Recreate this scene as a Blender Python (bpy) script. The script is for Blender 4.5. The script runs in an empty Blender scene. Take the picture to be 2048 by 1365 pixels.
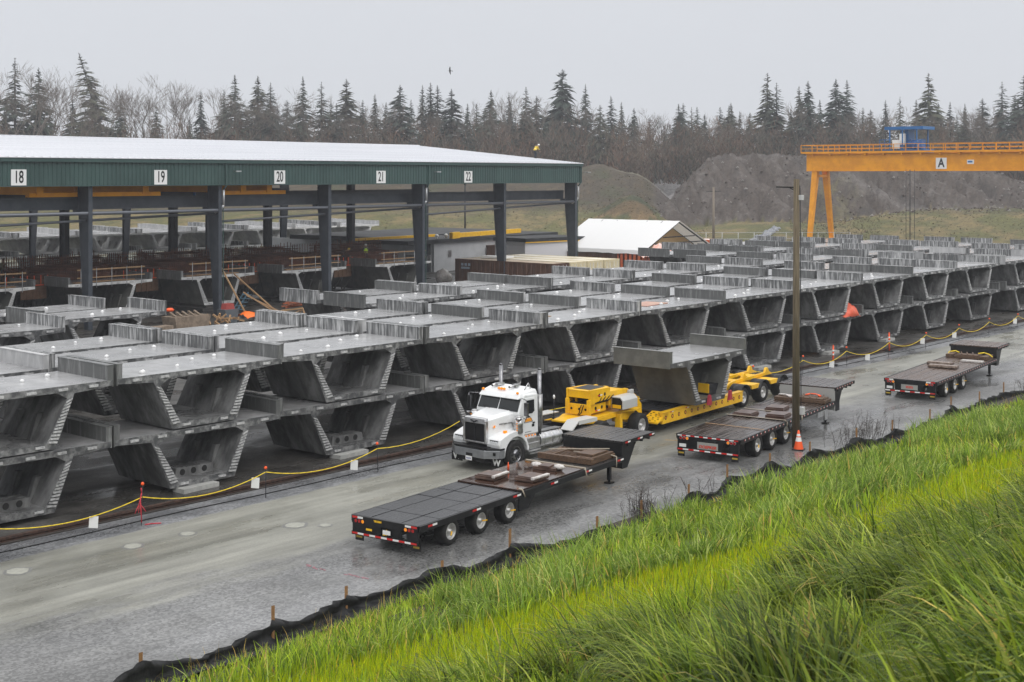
import bpy, bmesh, math, random
import numpy as np
from mathutils import Matrix, Vector
PI = math.pi
random.seed(7); rng = np.random.default_rng(7)
SC = bpy.context.scene
C = SC.collection
# ---------------------------------------------------------------- camera, sky, sun, exposure
F, HZ, CXP, H = 2720.0, 351.0, 1024.0, 10.7
RX, RY = 0.65632, 0.75449          # world +X runs along the rail, world +Y away from the road
def PD(px, d, z=0.0):              # a point at depth d in front of the viewpoint
    x = (px - CXP) / F * d
    return Vector((RX * x + RY * d, -RY * x + RX * d, z))
def at(px, py, z=0.0):
    return PD(px, F * (H - z) / (py - HZ), z)
cam = bpy.data.cameras.new('camera'); co = bpy.data.objects.new('camera', cam); C.objects.link(co)
co.location = (0, 0, H); co.rotation_euler = (PI / 2, 0, -math.atan2(RY, RX))
cam.sensor_width = 36; cam.lens = 36 * F / 2048; cam.shift_y = -(682.5 - HZ) / 2048
cam.clip_start = .1; cam.clip_end = 6000
cam.dof.use_dof = True; cam.dof.focus_distance = 55; cam.dof.aperture_fstop = 4.5
SC.camera = co
w = bpy.data.worlds.new('World'); SC.world = w; w.use_nodes = True
N = w.node_tree.nodes; L = w.node_tree.links; N.clear()
out = N.new('ShaderNodeOutputWorld'); bg = N.new('ShaderNodeBackground')
tc = N.new('ShaderNodeTexCoord'); sp = N.new('ShaderNodeSeparateXYZ'); L.new(tc.outputs['Generated'], sp.inputs[0])
rp = N.new('ShaderNodeValToRGB'); L.new(sp.outputs[2], rp.inputs[0])
e = rp.color_ramp.elements
e[0].position = 0.0; e[0].color = (.67, .69, .745, 1)
e[1].position = 1.0; e[1].color = (1.75, 1.75, 1.75, 1)
k = e.new(.14); k.color = (.735, .75, .79, 1)
k = e.new(.45); k.color = (1.4, 1.41, 1.43, 1)
ns = N.new('ShaderNodeTexNoise'); ns.inputs['Scale'].default_value = 3; ns.inputs['Detail'].default_value = 4
L.new(tc.outputs['Generated'], ns.inputs['Vector'])
mr = N.new('ShaderNodeMapRange'); mr.inputs[3].default_value = .96; mr.inputs[4].default_value = 1.04
L.new(ns.outputs[0], mr.inputs[0])
ml = N.new('ShaderNodeMix'); ml.data_type = 'RGBA'; ml.blend_type = 'MULTIPLY'; ml.inputs[0].default_value = 1
L.new(rp.outputs[0], ml.inputs[6]); L.new(mr.outputs[0], ml.inputs[7])
sky = N.new('ShaderNodeTexSky'); sky.sky_type = 'NISHITA'; sky.sun_disc = False
sky.sun_elevation = math.radians(48); sky.sun_rotation = math.radians(200)
sks = N.new('ShaderNodeVectorMath'); sks.operation = 'SCALE'; sks.inputs[3].default_value = .10
L.new(sky.outputs[0], sks.inputs[0])
mx = N.new('ShaderNodeMix'); mx.data_type = 'RGBA'; mx.inputs[0].default_value = .06     # a solid overcast with a trace of blue
L.new(ml.outputs[2], mx.inputs[6]); L.new(sks.outputs[0], mx.inputs[7])
L.new(mx.outputs[2], bg.inputs[0]); bg.inputs[1].default_value = 1.0
L.new(bg.outputs[0], out.inputs[0])
sl = bpy.data.lights.new('sun', 'SUN'); so = bpy.data.objects.new('sun', sl); C.objects.link(so)
sl.energy = 1.0; sl.angle = math.radians(40); sl.color = (1, .97, .93)
so.rotation_euler = (math.radians(42), 0, math.radians(-20)); so.location = (0, 0, 80)
SC.view_settings.view_transform = 'Standard'; SC.view_settings.look = 'None'
SC.view_settings.exposure = 0.0; SC.view_settings.gamma = 1
SC.cycles.volume_bounces = 0; SC.cycles.max_bounces = 6; SC.cycles.diffuse_bounces = 3
SC.cycles.glossy_bounces = 3; SC.cycles.transparent_max_bounces = 6; SC.cycles.transmission_bounces = 4
SC.cycles.use_denoising = True
# ---------------------------------------------------------------- helpers
MATS = {}
def _mixc(n, l, a, b, f, bt='MIX'):
    m = n.new('ShaderNodeMix'); m.data_type = 'RGBA'; m.blend_type = bt
    for s, v in ((0, f), (6, a), (7, b)):
        if hasattr(v, 'is_output'): l.new(v, m.inputs[s])
        elif isinstance(v, (tuple, list)): m.inputs[s].default_value = (*v[:3], 1)
        else: m.inputs[s].default_value = v
    return m.outputs[2]
def mat(name, col, rough=.6, metal=0., col2=None, ns=3., st=(1, 1, 1), lo=.35, hi=.65, bump=0., bs=40., rough2=None,
        spec=.5, rnd=0., emit=None, coord='Object', det=6, trans=0., wet=0., stain=None):
    if name in MATS: return MATS[name]
    m = bpy.data.materials.new(name); m.use_nodes = True; MATS[name] = m
    n, l = m.node_tree.nodes, m.node_tree.links; b = n['Principled BSDF']
    b.inputs['Metallic'].default_value = metal; b.inputs['Specular IOR Level'].default_value = spec
    b.inputs['Roughness'].default_value = rough; b.inputs['Base Color'].default_value = (*col, 1)
    if trans: b.inputs['Transmission Weight'].default_value = trans
    if emit: b.inputs['Emission Color'].default_value = (*col, 1); b.inputs['Emission Strength'].default_value = emit
    t = n.new('ShaderNodeTexCoord'); cs = col; oi = None
    if rnd:
        oi = n.new('ShaderNodeObjectInfo')
    vec = t.outputs[coord]
    if rnd:
        ad = n.new('ShaderNodeVectorMath'); ad.operation = 'MULTIPLY_ADD'
        l.new(oi.outputs['Random'], ad.inputs[0]); ad.inputs[1].default_value = (37, 61, 17); l.new(vec, ad.inputs[2]); vec = ad.outputs[0]
    if col2:
        mp = n.new('ShaderNodeMapping'); mp.inputs['Scale'].default_value = st; l.new(vec, mp.inputs[0])
        x = n.new('ShaderNodeTexNoise'); x.inputs['Scale'].default_value = ns; x.inputs['Detail'].default_value = det; x.inputs['Roughness'].default_value = .62
        l.new(mp.outputs[0], x.inputs['Vector'])
        r = n.new('ShaderNodeMapRange'); r.interpolation_type = 'SMOOTHSTEP'; r.inputs[1].default_value = lo; r.inputs[2].default_value = hi
        l.new(x.outputs[0], r.inputs[0])
        cs = _mixc(n, l, col, col2, r.outputs[0])
        if rough2 is not None:
            rr = n.new('ShaderNodeMapRange'); rr.inputs[3].default_value = rough; rr.inputs[4].default_value = rough2
            l.new(r.outputs[0], rr.inputs[0]); l.new(rr.outputs[0], b.inputs['Roughness'])
    if stain:                                 # weathering marks with a shape of their own
        sc_, st_, a_, b_, lo_, hi_ = stain; mp = n.new('ShaderNodeMapping'); mp.inputs['Scale'].default_value = st_; l.new(vec, mp.inputs[0]); x = n.new('ShaderNodeTexNoise'); x.inputs['Scale'].default_value = sc_; x.inputs['Detail'].default_value = 7; x.inputs['Roughness'].default_value = .68; l.new(mp.outputs[0], x.inputs['Vector'])
        rr = n.new('ShaderNodeMapRange'); rr.interpolation_type = 'SMOOTHSTEP'
        for i, q in enumerate((a_, b_, lo_, hi_)): rr.inputs[i + 1].default_value = q
        l.new(x.outputs[0], rr.inputs[0]); cs = _mixc(n, l, cs, rr.outputs[0], 1., 'MULTIPLY')
    if rnd:
        rr = n.new('ShaderNodeMapRange'); rr.inputs[3].default_value = 1 - rnd; rr.inputs[4].default_value = 1 + rnd
        l.new(oi.outputs['Random'], rr.inputs[0])
        cs = _mixc(n, l, cs, rr.outputs[0], 1., 'MULTIPLY')
    if wet:                                   # rain lying on faces that look up
        g = n.new('ShaderNodeNewGeometry'); s = n.new('ShaderNodeSeparateXYZ'); l.new(g.outputs['Normal'], s.inputs[0])
        up = n.new('ShaderNodeMapRange'); up.inputs[1].default_value = .75; up.inputs[2].default_value = .97; l.new(s.outputs[2], up.inputs[0])
        x = n.new('ShaderNodeTexNoise'); x.inputs['Scale'].default_value = .9; x.inputs['Detail'].default_value = 5; l.new(vec, x.inputs['Vector'])
        pr = n.new('ShaderNodeMapRange'); pr.inputs[1].default_value = .38; pr.inputs[2].default_value = .62; pr.inputs[3].default_value = wet; pr.inputs[4].default_value = .55
        l.new(x.outputs[0], pr.inputs[0])
        q = n.new('ShaderNodeMix'); l.new(up.outputs[0], q.inputs[0]); q.inputs[2].default_value = rough; l.new(pr.outputs[0], q.inputs[3])
        l.new(q.outputs[0], b.inputs['Roughness'])
    if not isinstance(cs, tuple): l.new(cs, b.inputs['Base Color'])
    if bump:
        x = n.new('ShaderNodeTexNoise'); x.inputs['Scale'].default_value = bs; x.inputs['Detail'].default_value = 4; l.new(vec, x.inputs['Vector'])
        u = n.new('ShaderNodeBump'); u.inputs['Strength'].default_value = bump; u.inputs['Distance'].default_value = .02
        l.new(x.outputs[0], u.inputs['Height']); l.new(u.outputs[0], b.inputs['Normal'])
    return m
class MB:
    def __init__(s): s.v = []; s.f = []; s.m = []; s.sm = []; s.T = None
    def pts(s, ps):
        o = len(s.v)
        for p in ps:
            p = Vector(p); s.v.append(s.T @ p if s.T else p)
        return o
    def face(s, idx, m=0, sm=False): s.f.append(tuple(idx)); s.m.append(m); s.sm.append(sm)
    def hexa(s, p, m=0):
        o = s.pts(p)
        for q in ((0, 3, 2, 1), (4, 5, 6, 7), (0, 1, 5, 4), (1, 2, 6, 5), (2, 3, 7, 6), (3, 0, 4, 7)): s.face([o + i for i in q], m)
    def bx(s, x0, x1, y0, y1, z0, z1, m=0):
        s.hexa([(x0, y0, z0), (x1, y0, z0), (x1, y1, z0), (x0, y1, z0), (x0, y0, z1), (x1, y0, z1), (x1, y1, z1), (x0, y1, z1)], m)
    def beam(s, a, b, w, h=None, m=0):
        a, b = Vector(a), Vector(b); h = h or w; d = (b - a).normalized()
        up = Vector((0, 0, 1)) if abs(d.z) < .95 else Vector((1, 0, 0))
        x = d.cross(up).normalized() * w / 2; y = x.cross(d).normalized() * h / 2
        s.hexa([a - x - y, a + x - y, a + x + y, a - x + y, b - x - y, b + x - y, b + x + y, b - x + y], m)
    def cyl(s, a, b, r0, r1=None, n=12, m=0, caps=True):
        a, b = Vector(a), Vector(b); r1 = r0 if r1 is None else r1; d = (b - a).normalized()
        up = Vector((0, 0, 1)) if abs(d.z) < .9 else Vector((1, 0, 0))
        x = d.cross(up).normalized(); y = x.cross(d).normalized()
        o = s.pts([a + (x * math.cos(2 * PI * i / n) + y * math.sin(2 * PI * i / n)) * r0 for i in range(n)] +
                  [b + (x * math.cos(2 * PI * i / n) + y * math.sin(2 * PI * i / n)) * r1 for i in range(n)])
        for i in range(n):
            j = (i + 1) % n; s.face((o + i, o + j, o + n + j, o + n + i), m, True)
        if caps: s.face([o + i for i in range(n)][::-1], m); s.face([o + n + i for i in range(n)], m)
    def tube(s, ps, r, n=6, m=0):
        for a, b in zip(ps[:-1], ps[1:]): s.cyl(a, b, r, r, n, m, True)
    def prism(s, poly, ax, a, b, m=0):
        def P(u, v, t): return {'x': (t, u, v), 'y': (u, t, v), 'z': (u, v, t)}[ax]
        n = len(poly); o = s.pts([P(u, v, a) for u, v in poly] + [P(u, v, b) for u, v in poly])
        s.face([o + i for i in range(n)][::-1], m); s.face([o + n + i for i in range(n)], m)
        for i in range(n):
            j = (i + 1) % n; s.face((o + i, o + j, o + n + j, o + n + i), m)
    def lathe(s, prof, c, ax='y', n=24, m=0, ms=None):
        c = Vector(c); o = len(s.v)
        for i in range(n):
            t = 2 * PI * i / n; a, b = math.cos(t), math.sin(t)
            for r, h in prof:
                s.pts([c + (Vector((r * a, h, r * b)) if ax == 'y' else Vector((r * a, r * b, h)))])
        k = len(prof)
        for i in range(n):
            j = (i + 1) % n
            for q in range(k - 1):
                s.face((o + i * k + q, o + i * k + q + 1, o + j * k + q + 1, o + j * k + q), ms[q] if ms else m, True)
    def blob(s, c, rx, ry, rz, m=0, n=8, jit=.15):
        rows = n // 2; o = len(s.v); c = Vector(c)
        for i in range(rows + 1):
            for j in range(n):
                a = PI * i / rows; t = 2 * PI * j / n; q = 1 + random.uniform(-jit, jit)
                s.pts([c + Vector((rx * math.sin(a) * math.cos(t) * q, ry * math.sin(a) * math.sin(t) * q, rz * math.cos(a)))])
        for i in range(rows):
            for j in range(n): s.face((o + i * n + j, o + (i + 1) * n + j, o + (i + 1) * n + (j + 1) % n, o + i * n + (j + 1) % n), m, True)
    def mesh(s, name, mats, fix=True):
        me = bpy.data.meshes.new(name); me.from_pydata([tuple(v) for v in s.v], [], s.f)
        for m in (mats if isinstance(mats, (list, tuple)) else [mats]): me.materials.append(m)
        me.polygons.foreach_set('material_index', s.m); me.polygons.foreach_set('use_smooth', s.sm)
        if fix:
            b = bmesh.new(); b.from_mesh(me); bmesh.ops.recalc_face_normals(b, faces=b.faces); b.to_mesh(me); b.free()
        me.update(); return me
    def build(s, name, mats, parent=None, loc=(0, 0, 0), rotz=0, bevel=0, fix=True):
        o = bpy.data.objects.new(name, s.mesh(name, mats, fix)); C.objects.link(o); o.location = loc; o.rotation_euler = (0, 0, rotz)
        if parent: o.parent = parent
        if bevel:
            q = o.modifiers.new('bevel', 'BEVEL'); q.width = bevel; q.segments = 2; q.limit_method = 'ANGLE'; q.angle_limit = math.radians(35)
        return o
def tag(o, label=None, cat=None, group=None, kind=None):
    for k, v in (('label', label), ('category', cat), ('group', group), ('kind', kind)):
        if v: o[k] = v
    return o
def thing(name, label, cat, loc=(0, 0, 0), rotz=0, group=None):
    o = bpy.data.objects.new(name, None); C.objects.link(o); o.empty_display_size = .3
    o.location = loc; o.rotation_euler = (0, 0, rotz); return tag(o, label, cat, group)
def cp(o, parent=None):
    c = o.copy(); C.objects.link(c)
    if parent: c.parent = parent
    for k in o.children: cp(k, c)
    return c
def one(fn, name, mats, parent=None, **k):
    b = MB(); fn(b); return b.build(name, mats, parent, **k)
def text_mesh(body, size, m, parent, name, M, sx=1., bold=0., shear=0.):
    cu = bpy.data.curves.new(name, 'FONT'); cu.body = body; cu.size = size; cu.align_x = 'CENTER'; cu.align_y = 'CENTER'
    cu.offset = bold; cu.shear = shear; cu.extrude = .004
    t = bpy.data.objects.new(name, cu); C.objects.link(t); dg = bpy.context.evaluated_depsgraph_get()
    me = bpy.data.meshes.new_from_object(t.evaluated_get(dg)); bpy.data.objects.remove(t)
    me.transform(Matrix.Diagonal((sx, 1, 1, 1))); me.transform(M); me.materials.clear(); me.materials.append(m)
    o = bpy.data.objects.new(name, me); C.objects.link(o); o.parent = parent; return o
ORD = 'first second third fourth fifth sixth seventh eighth ninth tenth eleventh twelfth thirteenth fourteenth fifteenth sixteenth seventeenth eighteenth nineteenth twentieth'.split()
ORD += ['twenty-' + x for x in ORD[:9]] + ['thirtieth'] + ['thirty-' + x for x in ORD[:9]] + ['fortieth'] + ['forty-' + x for x in ORD[:9]]
# ---------------------------------------------------------------- shared materials
M_black = mat('black_steel', (.005, .005, .006), .4, 0, (.012, .012, .013), 6, bump=.1, spec=.3)
M_dark = mat('dark_steel', (.012, .013, .016), .5, 0, (.03, .03, .034), 4, spec=.3)
M_tyre = mat('tyre_rubber', (.008, .008, .0085), .7, 0, (.022, .021, .02), 12, bump=.3, spec=.3)
M_alu = mat('aluminium', (.62, .62, .63), .28, .9, (.45, .45, .45), 5)
M_rim = mat('white_rim', (.55, .55, .55), .4, .4, (.35, .34, .33), 7)
M_chrome = mat('chrome', (.27, .27, .28), .25, 1., (.18, .18, .19), 6)
M_white = mat('white_paint', (.76, .77, .78), .22, 0, (.58, .58, .57), 2.2, lo=.48, hi=.85, spec=.6)
M_whitem = mat('white_matte', (.78, .78, .77), .6)
M_yel = mat('yellow_paint', (.86, .50, .004), .38, 0, (.74, .40, .006), 3, bump=.05)
M_org = mat('orange_crane_paint', (.84, .345, .003), .5, 0, (.70, .27, .004), .7, det=8, spec=.25)
M_amber = mat('amber_lens', (.9, .28, .01), .25, emit=.25)
M_red = mat('red_reflector', (.55, .015, .012), .3)
M_redl = mat('red_lens', (.35, .012, .012), .2)
M_refw = mat('white_reflector', (.75, .75, .74), .35)
M_glass = mat('dark_glass', (.008, .011, .013), .06, spec=.35)
M_blue = mat('blue_paint', (.010, .12, .34), .45)
M_hv = mat('orange_plastic', (.85, .10, .015), .5)
M_timb = mat('wet_timber', (.055, .028, .015), .45, 0, (.13, .075, .042), 3, st=(1, 6, 6), rough2=.7)
M_timl = mat('pale_timber', (.42, .26, .13), .7, 0, (.30, .18, .09), 4, st=(1, 8, 8))
M_ply = mat('wet_plywood', (.030, .014, .009), .04, 0, (.055, .028, .018), 1.5, rough2=.18)
M_deckb = mat('black_deck', (.012, .013, .015), .25, 0, (.032, .033, .037), 2.2, st=(.4, 7, 1), rough2=.5)
M_deckw = mat('brown_deck', (.018, .011, .008), .14, 0, (.070, .046, .034), 1.4, st=(.5, 7, 1), lo=.3, hi=.8, rough2=.42)
M_rope = mat('yellow_rope', (.85, .62, .02), .6)
M_rust = mat('rusty_steel', (.03, .016, .012), .8, 0, (.07, .035, .024), 8)
# ---------------------------------------------------------------- ground, rail, bank, fence, grass
def shader(name):
    m = bpy.data.materials.new(name); m.use_nodes = True; return m, m.node_tree.nodes, m.node_tree.links
def ground_mat():
    m, n, l = shader('yard_ground'); b = n['Principled BSDF']
    t = n.new('ShaderNodeTexCoord'); s = n.new('ShaderNodeSeparateXYZ'); l.new(t.outputs['Object'], s.inputs[0])
    def noise(sc, det=5, st=None, ro=.6):
        x = n.new('ShaderNodeTexNoise'); x.inputs['Scale'].default_value = sc; x.inputs['Detail'].default_value = det; x.inputs['Roughness'].default_value = ro
        if st:
            mp = n.new('ShaderNodeMapping'); mp.inputs['Scale'].default_value = st; l.new(t.outputs['Object'], mp.inputs[0]); l.new(mp.outputs[0], x.inputs['Vector'])
        else: l.new(t.outputs['Object'], x.inputs['Vector'])
        return x.outputs[0]
    def rng_(v, a, b_, c=0., d=1.):
        r = n.new('ShaderNodeMapRange'); r.interpolation_type = 'SMOOTHSTEP'
        for i, q in enumerate((a, b_, c, d)): r.inputs[i + 1].default_value = q
        l.new(v, r.inputs[0]); return r.outputs[0]
    def math_(op, a, b_):
        q = n.new('ShaderNodeMath'); q.operation = op
        for i, v in enumerate((a, b_)):
            if hasattr(v, 'is_output'): l.new(v, q.inputs[i])
            else: q.inputs[i].default_value = v
        return q.outputs[0]
    vo = n.new('ShaderNodeTexVoronoi'); vo.inputs['Scale'].default_value = 16; l.new(t.outputs['Object'], vo.inputs['Vector'])
    sv = n.new('ShaderNodeSeparateColor'); l.new(vo.outputs['Color'], sv.inputs[0])
    stone = rng_(sv.outputs[0], 0, 1, .62, 1.38)
    big = noise(.16, 6); mid = noise(.8, 6); fine = noise(14, 6, None, .75)
    # loose gravel by the bank
    g1 = _mixc(n, l, (.122, .122, .121), (.174, .174, .172), rng_(noise(.35, 7), .3, .72)); g1 = _mixc(n, l, g1, stone, .85, 'MULTIPLY')
    # hard packed pad, smeared along the driving direction
    smear = noise(.9, 8, (.16, 1.1, 1), .68); smear2 = noise(2.4, 7, (.25, 1, 1), .7)
    pd = _mixc(n, l, (.185, .184, .160), (.268, .265, .232), rng_(smear, .32, .68)); pd = _mixc(n, l, pd, (.30, .285, .24), rng_(smear2, .57, .76, 0, .85))
    pd = _mixc(n, l, pd, rng_(fine, .3, .7, .82, 1.15), .8, 'MULTIPLY')
    # far end of the road is paler and wetter
    edge = math_('ADD', s.outputs[1], math_('MULTIPLY', math_('SUBTRACT', noise(.35, 7, (.35, 1, 1), .7), .5), 7.))
    cs = _mixc(n, l, g1, pd, rng_(edge, 28.8, 30.6))
    e2 = math_('ADD', s.outputs[1], math_('MULTIPLY', math_('SUBTRACT', noise(1.6, 5), .5), .35))
    g2 = _mixc(n, l, (.115, .118, .125), (.185, .188, .195), rng_(mid, .35, .65)); g2 = _mixc(n, l, g2, stone, .8, 'MULTIPLY')
    cs = _mixc(n, l, cs, g2, rng_(e2, 35.25, 35.45))
    g3 = _mixc(n, l, (.036, .034, .031), (.078, .073, .067), rng_(mid, .35, .65)); g3 = _mixc(n, l, g3, stone, .7, 'MULTIPLY')
    cs = _mixc(n, l, cs, g3, rng_(e2, 37.0, 37.5))
    far = _mixc(n, l, (.055, .062, .022), (.085, .075, .035), rng_(big, .4, .6))
    dist = math_('ADD', s.outputs[1], math_('MULTIPLY', s.outputs[0], .45))
    cs = _mixc(n, l, cs, far, rng_(dist, 172, 182))
    cs = _mixc(n, l, cs, rng_(big, .3, .7, .82, 1.14), 1., 'MULTIPLY')
    cs = _mixc(n, l, cs, rng_(noise(1.5, 4, (.03, 1.3, 1), .55), .38, .62, .87, 1.07), 1., 'MULTIPLY')
    l.new(cs, b.inputs['Base Color'])
    wet = rng_(noise(.28, 6, (.45, 1, 1)), .42, .60, .60, .17)
    l.new(wet, b.inputs['Roughness'])
    u = n.new('ShaderNodeBump'); u.inputs['Strength'].default_value = .16; u.inputs['Distance'].default_value = .02
    l.new(sv.outputs[0], u.inputs['Height']); l.new(u.outputs[0], b.inputs['Normal'])
    return m
g = MB(); g.face([g.pts([(-400, 23.9, 0), (1500, 23.9, 0), (1500, 1500, 0), (-400, 1500, 0)]) + i for i in range(4)])
tag(g.build('ground', ground_mat(), fix=False), kind='structure')
# travelling-crane rail with its sole plate, and a hose lying along it
rail = thing('crane_rail', 'long rusty steel crane rail on a brown sleeper strip beside the gravel road', 'rail', (40, 37.15, 0))
one(lambda b: (b.bx(-60, 120, -.07, .07, .10, .17), b.bx(-60, 120, -.02, .02, .05, .10), b.bx(-60, 120, -.09, .09, .03, .05)), 'rail_head', M_rust, rail)
def _sole(b):
    for i in range(90): b.bx(-60 + i * 2, -60 + i * 2 + 1.97, -.24, .22, -.05, .028 + random.uniform(-.006, .006))
one(_sole, 'sole_plate', mat('sleeper_brown', (.018, .014, .012), .8, 0, (.042, .034, .029), 4, st=(.6, 5, 1), bump=.3), rail)
def _hose(b):
    ps = [Vector((-10 + i * 1.2, 36.22 + .05 * math.sin(i * .9) + random.uniform(-.02, .02), .02)) for i in range(100)]; b.tube(ps, .018, 5)
tag(one(_hose, 'hose', M_black), 'thin black hose lying on the gravel just beside the crane rail', 'hose')
# ---- bank that carries the viewpoint
def bank_z(p): u = min(24.3, max(0., 24.3 - p)); return .2 * u + .007 * u * u
bp = MB(); rs = np.arange(-40, 160.1, 2.); pss = np.concatenate([np.arange(-30, 25.1, .8), [25.4]])
for r in rs:
    for p in pss: bp.pts([(r, p, bank_z(p) + (.05 * math.sin(r * 1.3 + p) * math.sin(p * 1.7) if p < 23.5 else -.03) - (0 if p < 24.2 else .05))])
k = len(pss)
for i in range(len(rs) - 1):
    for j in range(k - 1): bp.face((i * k + j, (i + 1) * k + j, (i + 1) * k + j + 1, i * k + j + 1), 0, True)
tag(bp.build('grass_bank', mat('bank_soil', (.035, .055, .012), .9, 0, (.06, .075, .018), 1.2, bump=.5, bs=12), fix=False), kind='structure')
# ---- silt fence
def fence_line(r):
    p = 24.55 + .22 * math.sin(r * .33) + .12 * math.sin(r * 1.1 + 1)
    return p + (-.55 * math.exp(-((r - 34.6) / 1.6) ** 2))
stakes = [16.3, 19.9, 22.4, 25.6, 28.3, 31.7, 33.6, 36.6, 39.6, 42.4, 45.4, 48.4, 51.6, 54.8, 58, 61, 64.2, 67.4, 70.6, 74]
sf = thing('silt_fence', 'sagging black fabric silt fence on wooden stakes at the foot of the grass bank', 'fence', (0, 0, 0))
fb = MB(); cols = []
fr = np.arange(12, 80, .16)
for r in fr:
    ds = min(abs(r - q) for q in stakes); sag = .52 - .24 * math.sin(min(1, ds / 1.5) * PI / 2) + .09 * math.sin(r * 1.37 + 2 * math.sin(r * .31)) * math.sin(r * .47) + .03 * math.sin(r * 5.3 + 3 * math.sin(r)) - (.16 if 32.5 < r < 36 else 0)
    p = fence_line(r); pl = .11 * math.sin(r * 7.5 + 2 * math.sin(r * 2.3)) * math.exp(-ds * 1.6) + .04 * math.sin(r * 11 + 3 * math.sin(r * 1.7)) + random.uniform(-.035, .035)
    fb.pts([(r, p + .22 * math.exp(-ds) * 0 + pl, sag), (r, p - .04 - pl * .6, sag * .7), (r, p + .05 + pl, sag * .32), (r + .04, p - .12 + pl * 2, .03), (r + .06, p - .75 + .2 * math.sin(r * 1.9), bank_z(p - .75) + .03 + .1 * max(0, math.sin(r * 1.3 + 2 * math.sin(r * .4))))])
for i in range(len(fr) - 1):
    for j in range(4): fb.face((i * 5 + j, (i + 1) * 5 + j, (i + 1) * 5 + j + 1, i * 5 + j + 1), 0, True)
o = fb.build('fence_fabric', mat('geotextile', (.007, .007, .0075), .55, 0, (.016, .016, .017), 3, st=(3, 1, 1), bump=.6, bs=10, spec=.25), sf, fix=False)
q = o.modifiers.new('thick', 'SOLIDIFY'); q.thickness = .008
for i, r in enumerate(stakes):
    h = [.85, .95, .75, .72, 1.05, .8, .98, .9, 1, .95, .9, 1.05, .9, .95, 1.05, .9, .95, .9, .85, .9][i]; p = fence_line(r) + .05
    one(lambda b: b.hexa([(-.035, -.02, -.1), (.035, -.02, -.1), (.035, .02, -.1), (-.035, .02, -.1), (-.03 + random.uniform(-.05, .05), -.02, h * .9), (.04, -.02, h * .9), (.04, .02, h * .9 - .02), (-.03, .02, h * .9 - .01)]), 'stake', mat('stake_wood', (.32, .17, .065), .7, 0, (.22, .11, .045), 5, st=(8, 8, 1)), sf, loc=(r, p, 0))
# ---- grass : individual blades over the bank (uncountable)
def blades(name, n, pr, seg, mats, kind, rr=(6, 72), clump=None, zoff=0.):
    """pr(r,p) -> arrays: keep probability, length, width, lean, colours"""
    out_v, out_c = [], []
    R_ = rng.uniform(rr[0], rr[1], n * 18); P_ = rng.uniform(-9., 24.6, n * 18)
    d = RY * R_ + RX * P_
    keep, ln, wd, lean, az, col = pr(R_, P_, d)
    keep = keep * np.clip((24. / np.maximum(d, 3)) ** 2, .06, 3.5) / 3.5 * ((np.hypot(R_, P_) > 3.2) | (ln < .21))
    ok = rng.random(len(R_)) < keep; idx = np.flatnonzero(ok)[:n]
    R_, P_, ln, wd, lean, az, col = R_[idx], P_[idx], ln[idx], wd[idx], lean[idx], az[idx], col[idx]; n = len(idx)
    u = np.clip(24.3 - P_, 0, 24.3); z0 = .2 * u + .007 * u * u - .04 + zoff
    dx, dy = np.cos(az), np.sin(az); tw = az + PI / 2 + rng.normal(0, .5, n); sx, sy = np.cos(tw), np.sin(tw)
    V = np.zeros((n, seg + 1, 2, 3))
    th = np.zeros(n); x = np.zeros(n); z = np.zeros(n)
    for s in range(seg + 1):
        wv = wd * (1 - (s / seg) ** 1.6) * .5 + .0008
        for q, sg in ((0, -1), (1, 1)):
            V[:, s, q, 0] = R_ + dx * x + sg * sx * wv; V[:, s, q, 1] = P_ + dy * x + sg * sy * wv; V[:, s, q, 2] = z0 + z
        ang = lean * ((s + .6) / seg) ** 1.1
        x = x + np.sin(ang) * ln / seg; z = z + np.cos(ang) * ln / seg
    V = V.reshape(-1, 3); nv = (seg + 1) * 2
    base = np.arange(n)[:, None, None] * nv; q = np.arange(seg)[None, :, None] * 2
    Fq = (base + q + np.array([0, 1, 3, 2])[None, None, :]).reshape(-1, 4)
    me = bpy.data.meshes.new(name); me.vertices.add(len(V)); me.vertices.foreach_set('co', V.ravel())
    me.loops.add(Fq.size); me.loops.foreach_set('vertex_index', Fq.ravel().astype(np.int32))
    me.polygons.add(len(Fq)); me.polygons.foreach_set('loop_start', np.arange(0, Fq.size, 4, dtype=np.int32))
    me.update(); me.validate()
    a = me.color_attributes.new('col', 'FLOAT_COLOR', 'POINT'); cc = np.ones((n, nv, 4)); cc[:, :, :3] = (col * np.array((1.25, 1.16, .62)))[:, None, :]
    a.data.foreach_set('color', cc.ravel()); me.polygons.foreach_set('use_smooth', np.ones(len(Fq), bool))
    me.materials.append(mats); o = bpy.data.objects.new(name, me); C.objects.link(o); tag(o, kind=kind); return o
def grass_mat():
    m, n, l = shader('grass_blade'); b = n['Principled BSDF']; at_ = n.new('ShaderNodeAttribute'); at_.attribute_name = 'col'
    l.new(at_.outputs['Color'], b.inputs['Base Color']); b.inputs['Roughness'].default_value = .42; b.inputs['Specular IOR Level'].default_value = .2
    t = n.new('ShaderNodeBsdfTranslucent'); l.new(at_.outputs['Color'], t.inputs[0]); x = n.new('ShaderNodeMixShader'); x.inputs[0].default_value = .45
    l.new(b.outputs[0], x.inputs[1]); l.new(t.outputs[0], x.inputs[2]); l.new(x.outputs[0], n['Material Output'].inputs[0]); return m
MG = grass_mat()
def lump(r, p, s, seed):
    return (np.sin(r * s + seed) * np.cos(p * s * 1.3 + seed * 2) + np.sin(r * s * .53 + p * s * .7 + seed * 3) + np.cos(p * s * .9 - r * s * .4 + seed)) / 3
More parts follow.
